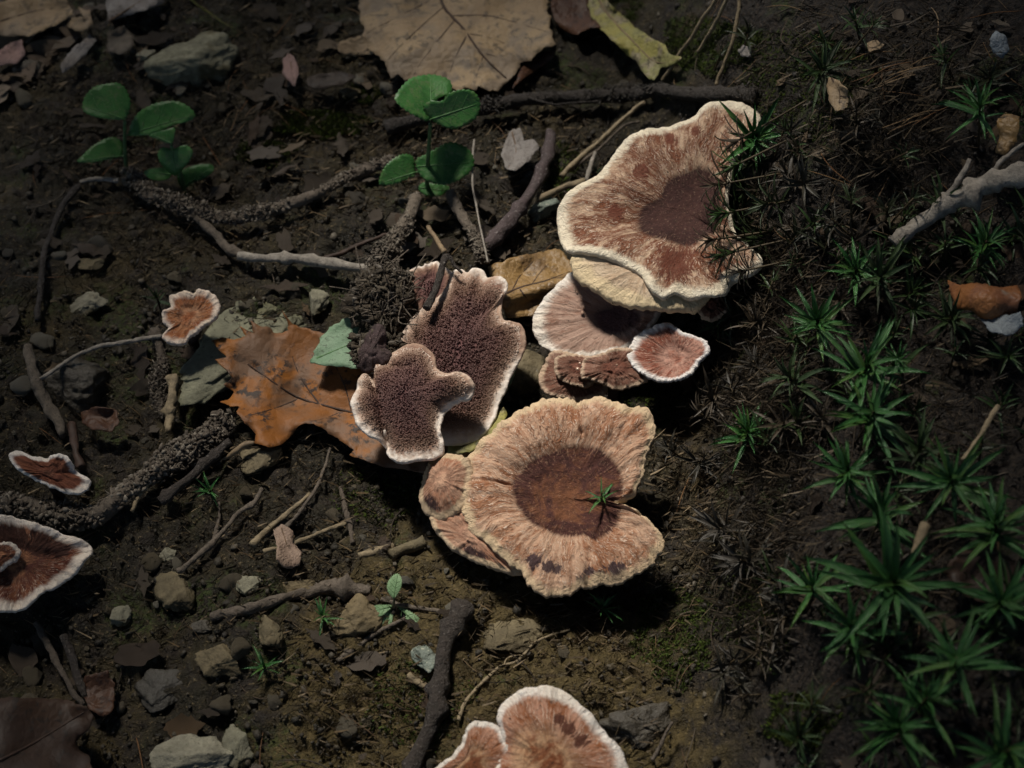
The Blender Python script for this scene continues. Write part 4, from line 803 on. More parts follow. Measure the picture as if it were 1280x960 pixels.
# ------------------------------------------------------------------ dead leaves
def fill(outline, step, jitter=0.3, seed=0):
    r = np.random.default_rng(seed)
    o = np.asarray(outline, float)
    x0, y0 = o.min(0); x1, y1 = o.max(0)
    gx_, gy_ = np.meshgrid(np.arange(x0, x1, step), np.arange(y0, y1, step))
    q = np.stack([gx_.ravel(), gy_.ravel()], 1) + r.uniform(-jitter, jitter, (gx_.size, 2)) * step
    q = q[inside(q, o)]
    q = q[seg_dist(q, o, True) > step * 0.45]
    allp = np.vstack([o, q])
    res = delaunay_2d_cdt([Vector(p) for p in allp], [], [list(range(len(o)))], 1, 1e-5)
    return np.array([p[:] for p in res[0]]), [list(f) for f in res[2]]
def solid(o, t):
    m = o.modifiers.new('thickness', 'SOLIDIFY'); m.thickness = t; m.offset = -1
def dead_leaf(outline, label, mat, ribs=(), ribmat='rib_brown', off=0.0015, curl=0.002, curlw=14, wave=0.0012, wl=0.012, step=6, seed=0, name='dead_leaf', cat='leaf', jag=0.0, extra=None, smoothn=0, thick=0.00025):
    o = catmull(outline, smoothn) if smoothn else np.asarray(outline, float)
    o = resample(o, int(np.linalg.norm(np.diff(np.vstack([o, o[:1]]), axis=0), axis=1).sum() / 3))
    r = np.random.default_rng(seed)
    jag = jag or 1.6
    if jag:
        c = o.mean(0); o = o + (o - c) / np.linalg.norm(o - c, axis=1)[:, None] * ((((np.arange(len(o)) * 0.17) % 1) - 0.5) * jag + r.normal(size=len(o)) * jag * 0.22 + jag * 0.8 * vn(np.arange(len(o)) * 0.31, np.full(len(o), seed * 1.7), 2))[:, None]
    q, f = fill(o, step, 0.3, seed)
    rough = hit(q[:, 0], q[:, 1])
    def zoff(qq):
        w0 = hit(qq[:, 0], qq[:, 1], 0.0)
        h = off + curl * np.exp(-seg_dist(qq, o, True) / curlw) * (0.35 + 1.3 * vn(qq[:, 0] / 26 + seed, qq[:, 1] / 26, 5)) + wave * fbm(w0[:, 0] / wl + seed, w0[:, 1] / wl, seed % 8, 3)
        for rb in ribs: h = h - 0.0004 * np.exp(-(seg_dist(qq, np.array(rb[0], float)) / 5) ** 2)
        if extra is not None: h = h + extra(qq)
        return np.maximum(h, 0.0009)
    W = hit(q[:, 0], q[:, 1], zoff(q))
    L = part(name, W, f, MAT[mat])
    solid(L, thick)
    tag(L, label, cat)
    for k, rb in enumerate(ribs):
        rq = resample(catmull(rb[0], 6, False), 18, False)
        rw = hit(rq[:, 0], rq[:, 1], zoff(rq) + rb[1] * MM * 0.9)
        V, F_ = tube(rw, rb[1] * 1.15 * MM * np.linspace(1, 0.35, len(rw)), 6, 0.1, k)
        part('midrib' if k == 0 else 'vein', V, F_, MAT[ribmat], L)
    return L
# big serrated tan leaf at the back
mid = [(547,-30),(553,5),(566,22),(581,38),(604,70),(633,98)]
dead_leaf([(452,-40),(450,-10),(450,10),(452,30),(454,46),(466,64),(479,77),(484,90),(489,99),(497,93),(503,97),(507,103),(530,108),(560,113),(594,110),(612,114),(622,114),(634,101),(648,89),(654,80),(668,72),(678,62),(696,55),(691,44),(686,22),(682,0),(676,-30),(600,-60),(520,-60)],
    'large tan serrated leaf with dark midrib lying behind the middle seedling', 'tan',
    [(mid, 2.6), ([(556,8),(530,30),(500,58),(485,75)], 1.4), ([(568,26),(548,50),(525,80),(515,98)], 1.3), ([(584,44),(572,66),(562,92),(560,108)], 1.3), ([(604,70),(598,88),(592,106)], 1.1), ([(566,20),(610,20),(650,30),(684,40)], 1.3), ([(584,42),(620,50),(655,68)], 1.2), ([(600,66),(622,72),(645,86)], 1.0), ([(548,-4),(520,10),(480,30),(458,42)], 1.3)], 'rib_dark', 0.006, 0.0016, 14, 0.0016, 0.02, 7, 31, jag=3.2)
dead_leaf([(640,112),(655,98),(676,84),(692,72),(696,62),(684,64),(664,74),(648,88)], 'orange-brown scrap of leaf under the edge of the large tan leaf', 'redbrown', (), off=0.003, seed=32, jag=1.5)
dead_leaf([(688,-20),(690,20),(700,38),(718,44),(738,34),(752,36),(738,14),(730,-20)], 'dark red-brown leaf behind the yellow-green lobed leaf', 'redbrown', (), off=0.003, wave=0.002, seed=33)
dead_leaf([(745,-20),(731,-8),(734,8),(740,22),(752,38),(766,51),(783,67),(797,78),(803,90),(811,99),(818,101),(822,92),(826,85),(842,83),(854,72),(838,68),(832,56),(813,47),(803,40),(795,34),(782,23),(770,12),(760,2),(757,-20)],
    'curled yellow-green lobed leaf with dark spots lying behind the large wavy cap', 'yellow', [([(744,-10),(760,18),(790,50),(820,78),(846,74)], 1.8)], 'rib_pale', 0.006, 0.0020, 8, 0.0014, 0.008, 5, 34)
# ochre leaf between the fungi
dead_leaf([(609,334),(632,325),(650,320),(682,314),(698,311),(708,322),(722,338),(700,356),(680,372),(675,385),(664,397),(634,398),(626,382),(622,360)],
    'glossy ochre leaf folded between the upturned fungus and the shelf caps', 'tan2', [([(624,372),(650,360),(680,352),(712,340)], 2.2), ([(640,364),(650,345),(668,325)], 1.2), ([(665,356),(676,340),(690,326)], 1.2), ([(650,362),(660,376),(662,390)], 1.1)], 'rib_dark', 0.004, 0.002, 12, 0.0016, 0.010, 5, 35, extra=lambda q: 0.0035 * np.exp(-(seg_dist(q, np.array([(624, 376), (660, 366), (712, 350)], float)) / 9) ** 2))
# orange-brown lobed leaf
G = dead_leaf([(264,426),(279,422),(293,425),(307,421),(298,407),(309,413),(317,417),(314,401),(326,409),(337,409),(341,416),(352,417),(361,414),(359,402),(352,387),(366,406),(380,409),(402,416),(440,428),(490,440),(560,480),(620,505),(632,514),(630,528),(600,560),(565,584),(535,593),(518,590),(502,587),(486,585),(472,582),(455,576),(437,570),(442,563),(434,557),(425,551),(410,541),(395,531),(382,529),(371,535),(365,545),(352,556),(336,560),(317,554),(321,543),(307,530),(295,515),(298,508),(288,509),(275,503),(287,500),(292,490),(281,481),(291,472),(281,461),(269,450),(283,446),(272,436)],
    'orange-brown lobed leaf with dark spots lying under the upturned fungus', 'oak',
    [([(600,545),(520,535),(450,518),(410,508),(375,498),(345,480),(310,455)], 2.2), ([(375,498),(345,510),(310,520)], 1.3), ([(400,506),(375,470),(360,430)], 1.3), ([(440,516),(430,480),(410,440)], 1.2), ([(430,514),(400,525),(380,526)], 1.1), ([(520,535),(500,560),(480,578)], 1.1)], 'rib_dark', 0.0050, 0.0022, 10, 0.0013, 0.014, 6, 36, extra=lambda q: 0.0042 * sst(390, 320, q[:, 0]) * sst(545, 470, q[:, 1]))
G['name_hint'] = 0; del G['name_hint']
rq = catmull([(318,553),(306,556),(296,563),(286,570),(276,575)], 5, False)
V, Fq = tube(hit(rq[:, 0], rq[:, 1], np.linspace(0.005, 0.003, len(rq))), 4 * MM * np.interp(np.linspace(0, 1, len(rq)), [0, .2, .6, 1], [.4, 1, 1, .3]), 8, 0.2, 3)
part('leaf_stalk', V, Fq, MAT['rib_pale'], G)
dead_leaf([(441,393),(425,400),(413,409),(402,422),(393,440),(387,452),(405,457),(425,459),(447,461),(470,455),(470,420),(455,400)], 'pale green leaf showing its underside beneath the soil clump', 'green_under', [([(389,451),(415,440),(450,425)], 1.4)], 'rib_green', 0.0105, 0.0010, 8, 0.0006, 0.01, 5, 37)
dead_leaf([(640,438),(652,445),(642,470),(634,490),(622,500),(612,490),(620,460)], 'green leaf sliver showing past the rim of the upturned fungus', 'green_under', (), off=0.006, seed=57, step=5)
dead_leaf([(560,540),(600,530),(630,508),(634,520),(620,540),(590,565),(560,570)], 'yellow-green leaf tip poking out beneath the upturned fungus', 'yellow', (), off=0.0075, curl=0.001, seed=58, step=5)
dead_leaf([(-30,880),(10,872),(40,873),(85,875),(112,885),(118,898),(108,915),(96,925),(98,938),(112,945),(115,960),(110,990),(40,1010),(-40,1000)], 'very dark brown leaf filling the lower left corner', 'darkleaf', [([(-20,960),(40,930),(105,890)], 2)], 'rib_dark', 0.012, 0.002, 16, 0.002, 0.02, 7, 38)
dead_leaf([(106,845),(122,840),(135,838),(143,855),(143,885),(130,898),(112,888),(104,868)], 'upright red-brown leaf scrap at the tip of the dark corner leaf', 'redbrown', (), off=0.004, wave=0.002, seed=39, step=5)
dead_leaf([(135,28),(150,22),(178,14),(205,4),(206,-20),(150,-25),(132,0)], 'grey flat leaf at the top edge behind the seedlings', 'greyleaf', [([(136,27),(170,5),(200,-15)], 1.5)], 'rib_brown', 0.006, seed=40)
dead_leaf([(-20,10),(40,-10),(85,0),(92,18),(70,32),(40,44),(10,46),(-20,38)], 'broad dull leaf lying in the shaded back corner', 'tan', [([(-10,30),(40,15),(85,8)], 1.5)], 'rib_dark', 0.006, 0.002, 12, 0.002, 0.012, 6, 41)
dead_leaf([(0,62),(15,52),(27,50),(32,66),(22,80),(0,82),(-15,75)], 'pinkish leaf scrap beside the blue-grey rounded stone', 'pinkleaf', (), off=0.004, seed=42, step=5)
dead_leaf([(98,8),(112,14),(118,34),(100,40),(82,34),(88,22),(104,22)], 'curled tan leaf strip near the grey flat leaf', 'tan', (), off=0.005, seed=43, step=5)
dead_leaf([(75,80),(92,60),(112,44),(122,50),(108,68),(90,84),(78,92)], 'narrow grey-brown leaf slanting towards the large grey-green stone', 'greyleaf', (), off=0.003, seed=44, step=5)
dead_leaf([(135,42),(155,32),(168,45),(165,62),(148,70),(133,62)], 'dusky leaf scrap beside the small dull stone', 'litter_dark', (), off=0.004, seed=45, step=5)
dead_leaf([(360,66),(367,70),(373,82),(374,96),(368,108),(358,100),(353,88),(354,76)], 'small pink upright leaf standing in the litter right of the large stone', 'pinkleaf', [([(361,68),(365,88),(367,106)], 1.0)], 'rib_brown', 0.005, 0.001, 6, 0.0005, 0.01, 4, 46)
dead_leaf([(382,98),(400,92),(428,90),(446,96),(430,106),(400,112),(384,110)], 'dark bluish bark flake beside the small pink leaf', 'litter_dark', (), off=0.003, seed=47, step=5)
dead_leaf([(626,190),(636,166),(650,158),(656,176),(668,175),(674,184),(662,200),(644,214),(632,212)], 'torn grey-brown leaf beside the purplish dark root', 'greyleaf', [([(640,165),(645,190),(634,212)], 1.2)], 'rib_brown', 0.005, 0.001, 8, 0.0012, 0.006, 5, 48)
dead_leaf([(424,52),(450,44),(470,52),(468,68),(440,70),(422,66)], 'olive scrap of leaf under the corner of the large tan leaf', 'tan', (), off=0.003, seed=49, step=5)
dead_leaf([(342,663),(353,656),(367,663),(367,678),(378,691),(375,706),(359,711),(345,701),(347,684)], 'small crumpled pinkish leaf scrap on the clay', 'paleleaf', [([(352,660),(358,680),(366,704)], 1.0)], 'rib_brown', 0.0035, 0.001, 6, 0.0007, 0.006, 4, 50)
dead_leaf([(1184,350),(1200,357),(1222,355),(1250,360),(1272,358),(1278,372),(1270,390),(1250,394),(1232,400),(1212,388),(1196,386),(1190,370)], 'curved glossy rust-coloured leaf on the moss bank', 'rustleaf', (), off=0.009, curl=0.001, wave=0.002, seed=51, step=4, extra=lambda q: 0.006 * np.cos(np.clip((q[:, 1] - 372) / 20, -1.5, 1.5)) + 0.003 * np.cos((q[:, 0] - 1225) / 16))
dead_leaf([(1225,398),(1250,396),(1276,390),(1280,408),(1262,420),(1238,416)], 'pale bluish flake under the curved rust-coloured leaf', 'blueleaf', (), off=0.011, seed=52, step=5)
dead_leaf([(1235,48),(1244,38),(1256,44),(1262,62),(1254,74),(1242,68)], 'blue-grey flake of leaf standing in the moss at the back of the bank', 'blueleaf', (), off=0.008, seed=53, step=5)
dead_leaf([(1036,96),(1048,100),(1058,110),(1062,125),(1056,138),(1044,140),(1036,126),(1034,108)], 'ribbed curled tan leaf standing in the moss bank', 'tan', [([(1040,98),(1050,116),(1048,138)], 1.2), ([(1049,112),(1060,112)], 1.0), ([(1050,120),(1062,121)], 1.0), ([(1049,128),(1060,131)], 1.0)], 'rib_dark', 0.009, 0.002, 6, 0.001, 0.006, 4, 54)
dead_leaf([(922,62),(930,56),(940,60),(938,70),(928,72)], 'small grey leaf flake near the dry grass stalks', 'greyleaf', (), off=0.004, seed=55, step=4)
dead_leaf([(1082,54),(1094,52),(1106,56),(1098,64),(1086,66)], 'small tan leaf flake lying on the back of the bank', 'tan', (), off=0.006, seed=56, step=4)
dead_leaf([(1245,150),(1258,140),(1274,148),(1272,176),(1256,196),(1244,190),(1250,170)], 'curled ochre leaf strip beside the crooked whitish stick', 'tan2', (), off=0.014, curl=0.003, seed=59, step=5)
dead_leaf([(100,515),(120,508),(146,512),(150,528),(140,540),(118,538),(104,530)], 'dark glossy brown leaf curled beside the scaly spruce twig', 'redbrown', (), off=0.006, curl=0.003, curlw=8, seed=60, step=4)
dead_leaf([(1195,690),(1230,684),(1270,700),(1285,740),(1250,760),(1205,745),(1180,715)], 'dark dull leaf lying deep among the moss stars', 'darkleaf', (), off=0.008, seed=61, step=6)

# loose scraps of leaf, one object each
def scrap_mesh(seed, mat):
    r = np.random.default_rng(seed); m = 16; a = np.linspace(0, 2 * math.pi, m, endpoint=False)
    o = np.stack([np.cos(a) * (1 + 0.22 * r.normal(size=m)), np.sin(a) * (0.55 + 0.17 * r.normal(size=m))], 1)
    q, f = fill(resample(o, 56), 0.22, 0.3, seed)
    z = 0.16 * fbm(q[:, 0] * 1.1 + seed, q[:, 1] * 1.1, seed % 8, 3) + 0.12 * (q[:, 1]) ** 2
    v = np.column_stack([q, z + 0.1]); n0 = len(v)
    v2 = v - np.array([0, 0, 0.05])
    return mesh_of('leaf_scrap', np.vstack([v, v2]), f + [[n0 + i for i in reversed(g_)] for g_ in f], mat)
SCR = [scrap_mesh(300 + i, MAT['litter']) for i in range(7)]
SCRD = [scrap_mesh(320 + i, MAT['litter_dark']) for i in range(7)]
def drop(o, x, y, lift=0.0005):
    p = hit(x, y, lift); o.location = Vector(p)
    e = 0.003; nx_ = -(H(p[0] + e, p[1]) - H(p[0] - e, p[1])) / (2 * e); ny_ = -(H(p[0], p[1] + e) - H(p[0], p[1] - e)) / (2 * e)
    q = Vector((0, 0, 1)).rotation_difference(Vector((nx_, ny_, 1)))
    o.rotation_mode = 'QUATERNION'
    o.rotation_quaternion = q @ Matrix.Rotation(random.uniform(0, 6.28), 3, 'Z').to_quaternion() @ Matrix.Rotation(random.gauss(0, 0.22), 3, 'X').to_quaternion()
def scrap(x, y, s, dark, label, group):
    o = bpy.data.objects.new('leaf_scrap', random.choice(SCRD if dark else SCR)); COL.objects.link(o)
    drop(o, x, y, 0.0007 + 0.0015 * random.random()); o.scale = (s, s * random.uniform(0.7, 1.2), s * random.uniform(0.7, 1.5))
    return tag(o, label, 'leaf scrap', group)
k = 0
while k < 130:
    x, y = (random.uniform(-10, 640), random.uniform(-10, 330)) if k < 90 else (random.uniform(0, 560), random.uniform(330, 960))
    if blocked(x, y): continue
    scrap(x, y, (0.0012 + 0.0040 * random.random() ** 1.6) if k > 26 else random.uniform(0.0035, 0.0060), random.random() < 0.6, 'small dead leaf scrap lying by ' + near(x, y), 'dark leaf scraps in the litter'); k += 1
for k in range(80):
    x, y = random.uniform(930, 1290), random.uniform(-10, 980)
    if k < 34: x, y = random.uniform(960, 1290), random.uniform(-10, 330)
    scrap(x, y, random.uniform(0.0012, 0.0034), k % 2 > 0, 'leaf scrap caught in the moss by ' + near(x, y), 'leaf scraps in the moss bank')

# ------------------------------------------------------------------ needles
def needle_mesh(seed, mat, r0=0.011):
    r = np.random.default_rng(seed); t = np.linspace(-0.5, 0.5, 9)
    P_ = np.stack([t, 0.10 * r.normal() * (t * t * 4), 0.03 * np.cos(t * 6)], 1)
    V, F_ = tube(P_, r0 * np.clip(1.15 - (np.abs(t) * 2) ** 4, 0.3, 1), 5, 0.1, seed)
    return mesh_of('pine_needle', V, F_, mat)
NM = [needle_mesh(400 + i, MAT['needle']) for i in range(6)]; NMD = [needle_mesh(420 + i, MAT['needle_dark'], 0.014) for i in range(6)]
def needle(x, y, L, dark, label, group, ang=None, lift=0.0006):
    o = bpy.data.objects.new('pine_needle', random.choice(NMD if dark else NM)); COL.objects.link(o)
    drop(o, x, y, lift)
    if ang is not None:
        o.rotation_quaternion = Matrix.Rotation(math.radians(ang), 3, 'Z').to_quaternion() @ Matrix.Rotation(random.gauss(0, 0.1), 3, 'Y').to_quaternion()
    o.scale = (L, L * random.uniform(0.8, 1.1), L * random.uniform(0.8, 1.1)); return tag(o, label, 'needle', group)
k = 0
while k < 150:
    x, y = random.uniform(-10, 900), random.uniform(-10, 980)
    if blocked(x, y) or (y > 330 and random.random() < 0.45): continue
    needle(x, y, random.uniform(0.005, 0.015), random.random() < 0.5, 'dry brown needle lying on the soil by ' + near(x, y), 'needles on the open soil'); k += 1
for k in range(125):
    x, y = random.uniform(880, 1300), random.uniform(-20, 980)
    if k < 60: y = random.uniform(-20, 360)
    needle(x, y, random.uniform(0.006, 0.016), random.random() < 0.62, 'dry brown needle lying in the moss by ' + near(x, y), 'needles on the moss bank', lift=0.001 + 0.003 * random.random())
for k in range(7):
    needle(1108 + 8 * k - 20 * (k % 2), 86 - 2 * k + 9 * (k % 3), 0.014, False, 'bright orange needle in the loose bundle beside the ribbed tan leaf', 'bundle of orange needles', 20 + random.uniform(-8, 8), 0.006)
for k in range(4):
    needle(1128 + 12 * k, 152 - 5 * k + 7 * (k % 2), 0.013, False, 'orange needle lying between the bank moss and the whitish stick', 'orange needles near the whitish stick', 28 + random.uniform(-6, 6), 0.006)
for k in range(9):
    needle(285 + 8 * k, 145 - 6 * k + 14 * (k % 3), 0.010, False, 'tan needle in the small heap beside the mossy soil', 'heap of tan needles', 55 + random.uniform(-25, 25), 0.001)

# ------------------------------------------------------------------ moss
def blade(seed, L=1.0, wd=0.06, curve=0.35):
    t = np.linspace(0, 1, 7); w_ = wd * np.array([0.75, 1.0, 1.0, 0.88, 0.68, 0.40, 0.03])
    z = curve * (np.sin(t * 1.4) - t * 0.55 - 0.25 * t ** 3)
    V = []
    for i in range(7):
        V += [[t[i] * L, -w_[i], z[i] + 0.035], [t[i] * L, 0, z[i]], [t[i] * L, w_[i], z[i] + 0.035]]
    F_ = []
    for i in range(6):
        a = i * 3
        F_ += [[a, a + 3, a + 4, a + 1], [a + 1, a + 4, a + 5, a + 2]]
    return np.array(V), F_
BL = {m: [mesh_of('leaf', *blade(i, 1, 0.046 + 0.008 * i, 0.28 + 0.12 * i), MAT[m]) for i in range(3)] for m in ('moss', 'moss_dull', 'moss_dead')}
def shoot_layout(nl, seed, spread):
    r = np.random.default_rng(seed); out = []
    for i in range(nl):
        u = i / nl                                    # 0 low and wide, 1 the young tip
        az = i * 2.39996 + r.normal() * 0.35
        if r.random() < 0.12: continue
        el = math.radians(spread * (0.15 + 0.95 * u ** 1.3) + r.normal() * 13 - 4)
        out.append((az, el, (1.05 - 0.45 * u ** 2) * r.uniform(0.6, 1.15), -0.9 * (1 - u)))
    return out
def moss_shoot(px_, py_, R_px, label, mat='moss', nl=22, height=0.006, lean=(0, 0), group=None, seed=0, joined=False, name='moss_shoot', spread=70, top=None):
    """R_px is the reach of the leaves; the rosette stands at the pixel, its stem goes down to the soil"""
    R = R_px * MM * 0.9
    head = hit(px_, py_, height) if top is None else np.asarray(top, float)
    base = np.array([head[0] - lean[0] * height, head[1] - lean[1] * height, 0.0]); base[2] = H1(base) - 0.001
    T = thing(name, label, 'moss', base, group)
    tt = np.linspace(0, 1, 6)[:, None]
    V, F_ = tube(base * (1 - tt) + head * tt, np.full(6, 0.00028), 5, 0.1, seed)
    part('stem', V, F_, MAT['moss_stem'], T)
    ax = head - base; ax /= np.linalg.norm(ax); Q = Vector((0, 0, 1)).rotation_difference(Vector(ax)).to_matrix()
    JV = []; JF = []
    for i, (az, el, ln, dz) in enumerate(shoot_layout(nl, seed, spread)):
        Mx = Q @ Matrix.Rotation(az, 3, 'Z') @ Matrix.Rotation(-el, 3, 'Y')
        loc = Vector(head - base) + Q @ Vector((0, 0, dz * min(R * 0.6, height * 0.7)))
        if joined:
            vb, fb = blade(i % 3, 1, 0.046 + 0.008 * (i % 3), 0.28 + 0.12 * (i % 3))
            M_ = np.array(Mx) * (R * ln); JF += [[q + len(JV) * 21 for q in f_] for f_ in fb]
            JV.append(vb @ M_.T + np.array(loc) + base)
        else:
            o = bpy.data.objects.new('leaf', BL[mat][i % 3]); COL.objects.link(o); o.parent = T
            o.matrix_local = Matrix.Translation(loc) @ Mx.to_4x4() @ Matrix.Scale(R * ln, 4)
    if joined: tag(part('leaves', np.vstack(JV), JF, MAT[mat], T), kind='stuff')
    return T
G1 = 'green moss stars on the bank'
big = [(1118,728,78,'largest bright green moss star beside the broken tan stem on the bank',.020),(1016,732,46,'green moss star with wet shining tips left of the largest moss star',.016),
       (1064,784,56,'green moss star just below the largest moss star',.014),(1196,822,54,'green moss star in deep shade near the lower right corner',.018),
       (1084,455,60,'bright green moss star standing in the middle of the bank',.018),(1022,402,48,'yellowish green moss star behind the middle of the bank',.016),
       (1092,515,60,'dense green moss star just below the bright one mid bank',.017),(1122,448,22,'tiny bright green moss star touching the bright one mid bank',.016),
       (1102,640,62,'dark green moss star with a pale tip behind the largest moss star',.016),(1190,600,58,'green moss star beside the leaning tan stalk',.018),
       (1060,588,44,'moss star with two wet blades below the dense green one',.016),(1122,905,60,'shaded moss star at the lower edge of the bank',.016),
       (1262,938,60,'shaded moss star in the lower right corner',.018),(1070,335,42,'amber tipped moss star at the back of the bank',.012),
       (944,172,62,'spiky green moss tuft reaching over the edge of the large wavy cap',.012),(935,540,40,'green moss tuft with pale capsules at the foot of the bank',.012),
       (1100,345,46,'thin green moss star beside the amber tipped one',.014),(1190,395,46,'dim moss star near the curved rust-coloured leaf',.014),
       (1246,650,56,'dark moss star at the right edge above the dull leaf',.017),(1225,130,46,'bright green upright moss shoot near the crooked whitish stick',.018),
       (1030,85,50,'yellow-green moss shoot leaning beside the ribbed tan leaf',.010),(1178,250,40,'dim green moss shoot in front of the crooked whitish stick',.012),
       (1000,920,36,'small yellowish moss tuft low on the bank near the lower edge',.008),(1235,300,40,'small green moss shoot under the crooked whitish stick',.012),
       (1160,870,48,'shaded moss star between the lower corner stars',.015),(1250,750,54,'dim moss star beside the dark dull leaf',.016),
       (985,470,44,'olive moss star left of the bright one mid bank',.012),(1150,560,50,'dark moss star between the dense green one and the tan stalk',.015)]
for i, (x, y, R, lab, hgt) in enumerate(big):
    yel = i in (13,)
    moss_shoot(x, y, R * 1.25, lab, 'moss' if i not in (16, 17, 20, 21, 22, 26, 27) else 'moss_dull', 28 + (i * 5) % 13, hgt, (random.gauss(-0.15, 0.2), random.gauss(-0.25, 0.15)), None, i, spread=46 + (i * 7) % 20)
# low tufts on the open ground
for i, (x, y, R, lab, hgt) in enumerate([(262,612,36,'low green moss tuft beside the dark ringed stick',.004),(403,770,30,'low green moss tuft below the straight grey twig',.003),(330,832,32,'low moss tuft next to the triangular ochre stone',.003),
       (752,758,36,'low dark moss tuft under the front edge of the large round cap',.004),(196,372,32,'dim low moss tuft behind the small orange cap',.004),(745,215,18,'tiny moss tuft behind the edge of the large wavy cap',.003)]):
    moss_shoot(x, y, R, lab, 'moss' if i < 4 else 'moss_dull', 18, hgt, (0, -0.1), None, 60 + i, spread=62)
# sprig on the large round cap
p = on_plane(np.array(752.0), np.array(616.0), E['p0'] + E['n'] * 0.003, E['n'])
moss_shoot(752, 616, 38, 'sprig of green moss growing through the notch of the large round cap', 'moss', 9, 0.006, (0, 0), None, 77, spread=50, top=p)
# many more green and withered shoots
k = 0
while k < 84:
    x, y = random.uniform(960, 1300), random.uniform(240, 1000)
    if k % 4 == 0: x, y = random.uniform(900, 1300), random.uniform(10, 300)
    moss_shoot(x, y, random.uniform(26, 50), 'dull green moss shoot by ' + near(x, y), 'moss_dull', 14, random.uniform(.005, .012), (random.gauss(0, .3), random.gauss(-.2, .3)), 'small moss shoots of the bank', 100 + k, True, spread=65); k += 1
k = 0
while k < 74:
    x, y = random.uniform(872, 1120), random.uniform(130, 880)
    if x > 1000 and random.random() < 0.5: continue
    if 690 < x < 905 and 380 < y < 480: continue
    moss_shoot(x, y, random.uniform(24, 50), 'withered brown moss shoot standing by ' + near(x, y), 'moss_dead', 16, random.uniform(.003, .010), (random.gauss(-.3, .4), random.gauss(-.2, .4)), 'withered moss shoots along the bank', 200 + k, True, spread=55); k += 1
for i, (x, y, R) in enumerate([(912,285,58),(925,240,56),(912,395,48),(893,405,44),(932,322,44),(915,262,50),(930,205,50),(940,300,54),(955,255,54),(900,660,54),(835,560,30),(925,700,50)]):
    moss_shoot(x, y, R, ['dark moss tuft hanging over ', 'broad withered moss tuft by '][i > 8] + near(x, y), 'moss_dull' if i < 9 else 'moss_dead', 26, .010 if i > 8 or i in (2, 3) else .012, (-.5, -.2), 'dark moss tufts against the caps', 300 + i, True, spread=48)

for i, (x, y, R) in enumerate([(892,232,46),(908,212,44),(886,300,40),(903,318,44),(922,340,36),(898,268,48),(915,180,40)]):
    moss_shoot(x, y, R, ['withered brown', 'dark green'][i % 2] + ' moss sprig drooping onto the dark centre of the large wavy cap', 'moss_dull' if i % 2 else 'moss_dead', 22, .014, (-1.3, -.25), 'moss sprigs drooping onto the large cap', 330 + i, True, spread=50, top=at_z(np.array(x * 1.0), np.array(y * 1.0), 0.041 - 0.004 * (i in (2, 3, 4))))
# moss carpet and dead fibre as ground cover
def carpet(name, boxes, n, L, label, mat, seed, slim=0.16, flat=1.0, up=0.0):
    r = np.random.default_rng(seed); pts = []
    for (x, y, rx, ry, wgt) in boxes:
        m = int(n * wgt); a = r.random(m) * 6.283; q = np.sqrt(r.random(m)) * (0.6 + 0.4 * np.abs(vn(a * 1.5, a * 0 + seed, 1)))
        pts.append(np.stack([x + rx * q * np.cos(a), y + ry * q * np.sin(a)], 1))
    pts = np.vstack(pts); m = len(pts); P_ = hit(pts[:, 0], pts[:, 1], up * r.random(m) ** 2)
    d = r.normal(size=(m, 3)) * 0.7 + np.array([0, 0, flat])
    ln = L * r.uniform(0.5, 1.3, m)
    M_ = frame_z(d) * np.stack([ln * slim, ln * slim, ln], -1)[:, None, :]
    tv = np.array([[-1, 0, 0], [1, 0, 0], [0.9, 0.3, 0.5], [-0.9, 0.3, 0.5], [0, 0.2, 1.0]]); tf = np.array([[0, 1, 2], [0, 2, 3], [3, 2, 4]])
    v, f = scatter(tv, tf, P_, M_)
    return tag(part(name, v, f, MAT[mat], base=(0, 0, 0)), label, 'moss', None, 'stuff')
carpet('moss_carpet', [(400,155,75,24,.34),(455,118,30,16,.10),(330,190,50,24,.05),(700,210,30,50,.05),(880,55,80,50,.16),(770,10,40,30,.05),(840,790,70,90,.12),(800,510,70,50,.03),(1000,900,60,50,.10),(950,760,60,100,.10),(1000,100,120,90,.15),(520,880,90,80,.04),(470,620,80,50,.04)], 26000, 0.0013, 'thin carpet of tiny green moss on soil and bank', 'carpet', 21)
carpet('dead_moss_fibres', [(945,420,90,230,.30),(1100,500,200,470,.28),(950,640,80,260,.22),(1080,110,220,150,.20)], 12000, 0.0058, 'tangle of dead brown moss fibres covering the bank', 'fibre', 22, 0.030, 0.35, 0.007)
carpet('plant_litter', [(320,160,380,190,.34),(250,560,330,300,.26),(600,840,330,190,.22),(640,200,200,160,.10),(850,640,60,180,.08)], 15000, 0.0040, 'fine broken stems and rootlets strewn over the dark soil', 'fibre_soil', 23, 0.05, 0.06, 0.0018)

r_ = np.random.default_rng(33); NO = 7000
ang = r_.random(NO) * 6.283; rd = 0.17 + 1.6 * r_.random(NO) ** 1.7
LO = np.stack([rd * np.cos(ang) * 1.05, rd * np.sin(ang) + 0.03], 1); LO = np.column_stack([LO, H(LO[:, 0], LO[:, 1]) + 0.002])
tl = np.array([[-1, 0, 0.05], [-.45, .42, .12], [.05, .5, 0], [.5, .36, .1], [1, 0, 0], [.45, -.4, .08], [-.1, -.52, .02], [-.5, -.38, .1], [0, 0, -0.05]])
tfl = np.array([[8, (i + 1) % 8, i] for i in range(8)])
ml = frame_z(r_.normal(size=(NO, 3)) * 0.25 + np.array([0, 0, 1.0])); az_ = r_.random(NO) * 6.283; cz, sz_ = np.cos(az_), np.sin(az_)
rzm = np.stack([np.stack([cz, -sz_, cz * 0], -1), np.stack([sz_, cz, cz * 0], -1), np.stack([cz * 0, cz * 0, cz * 0 + 1], -1)], 1)
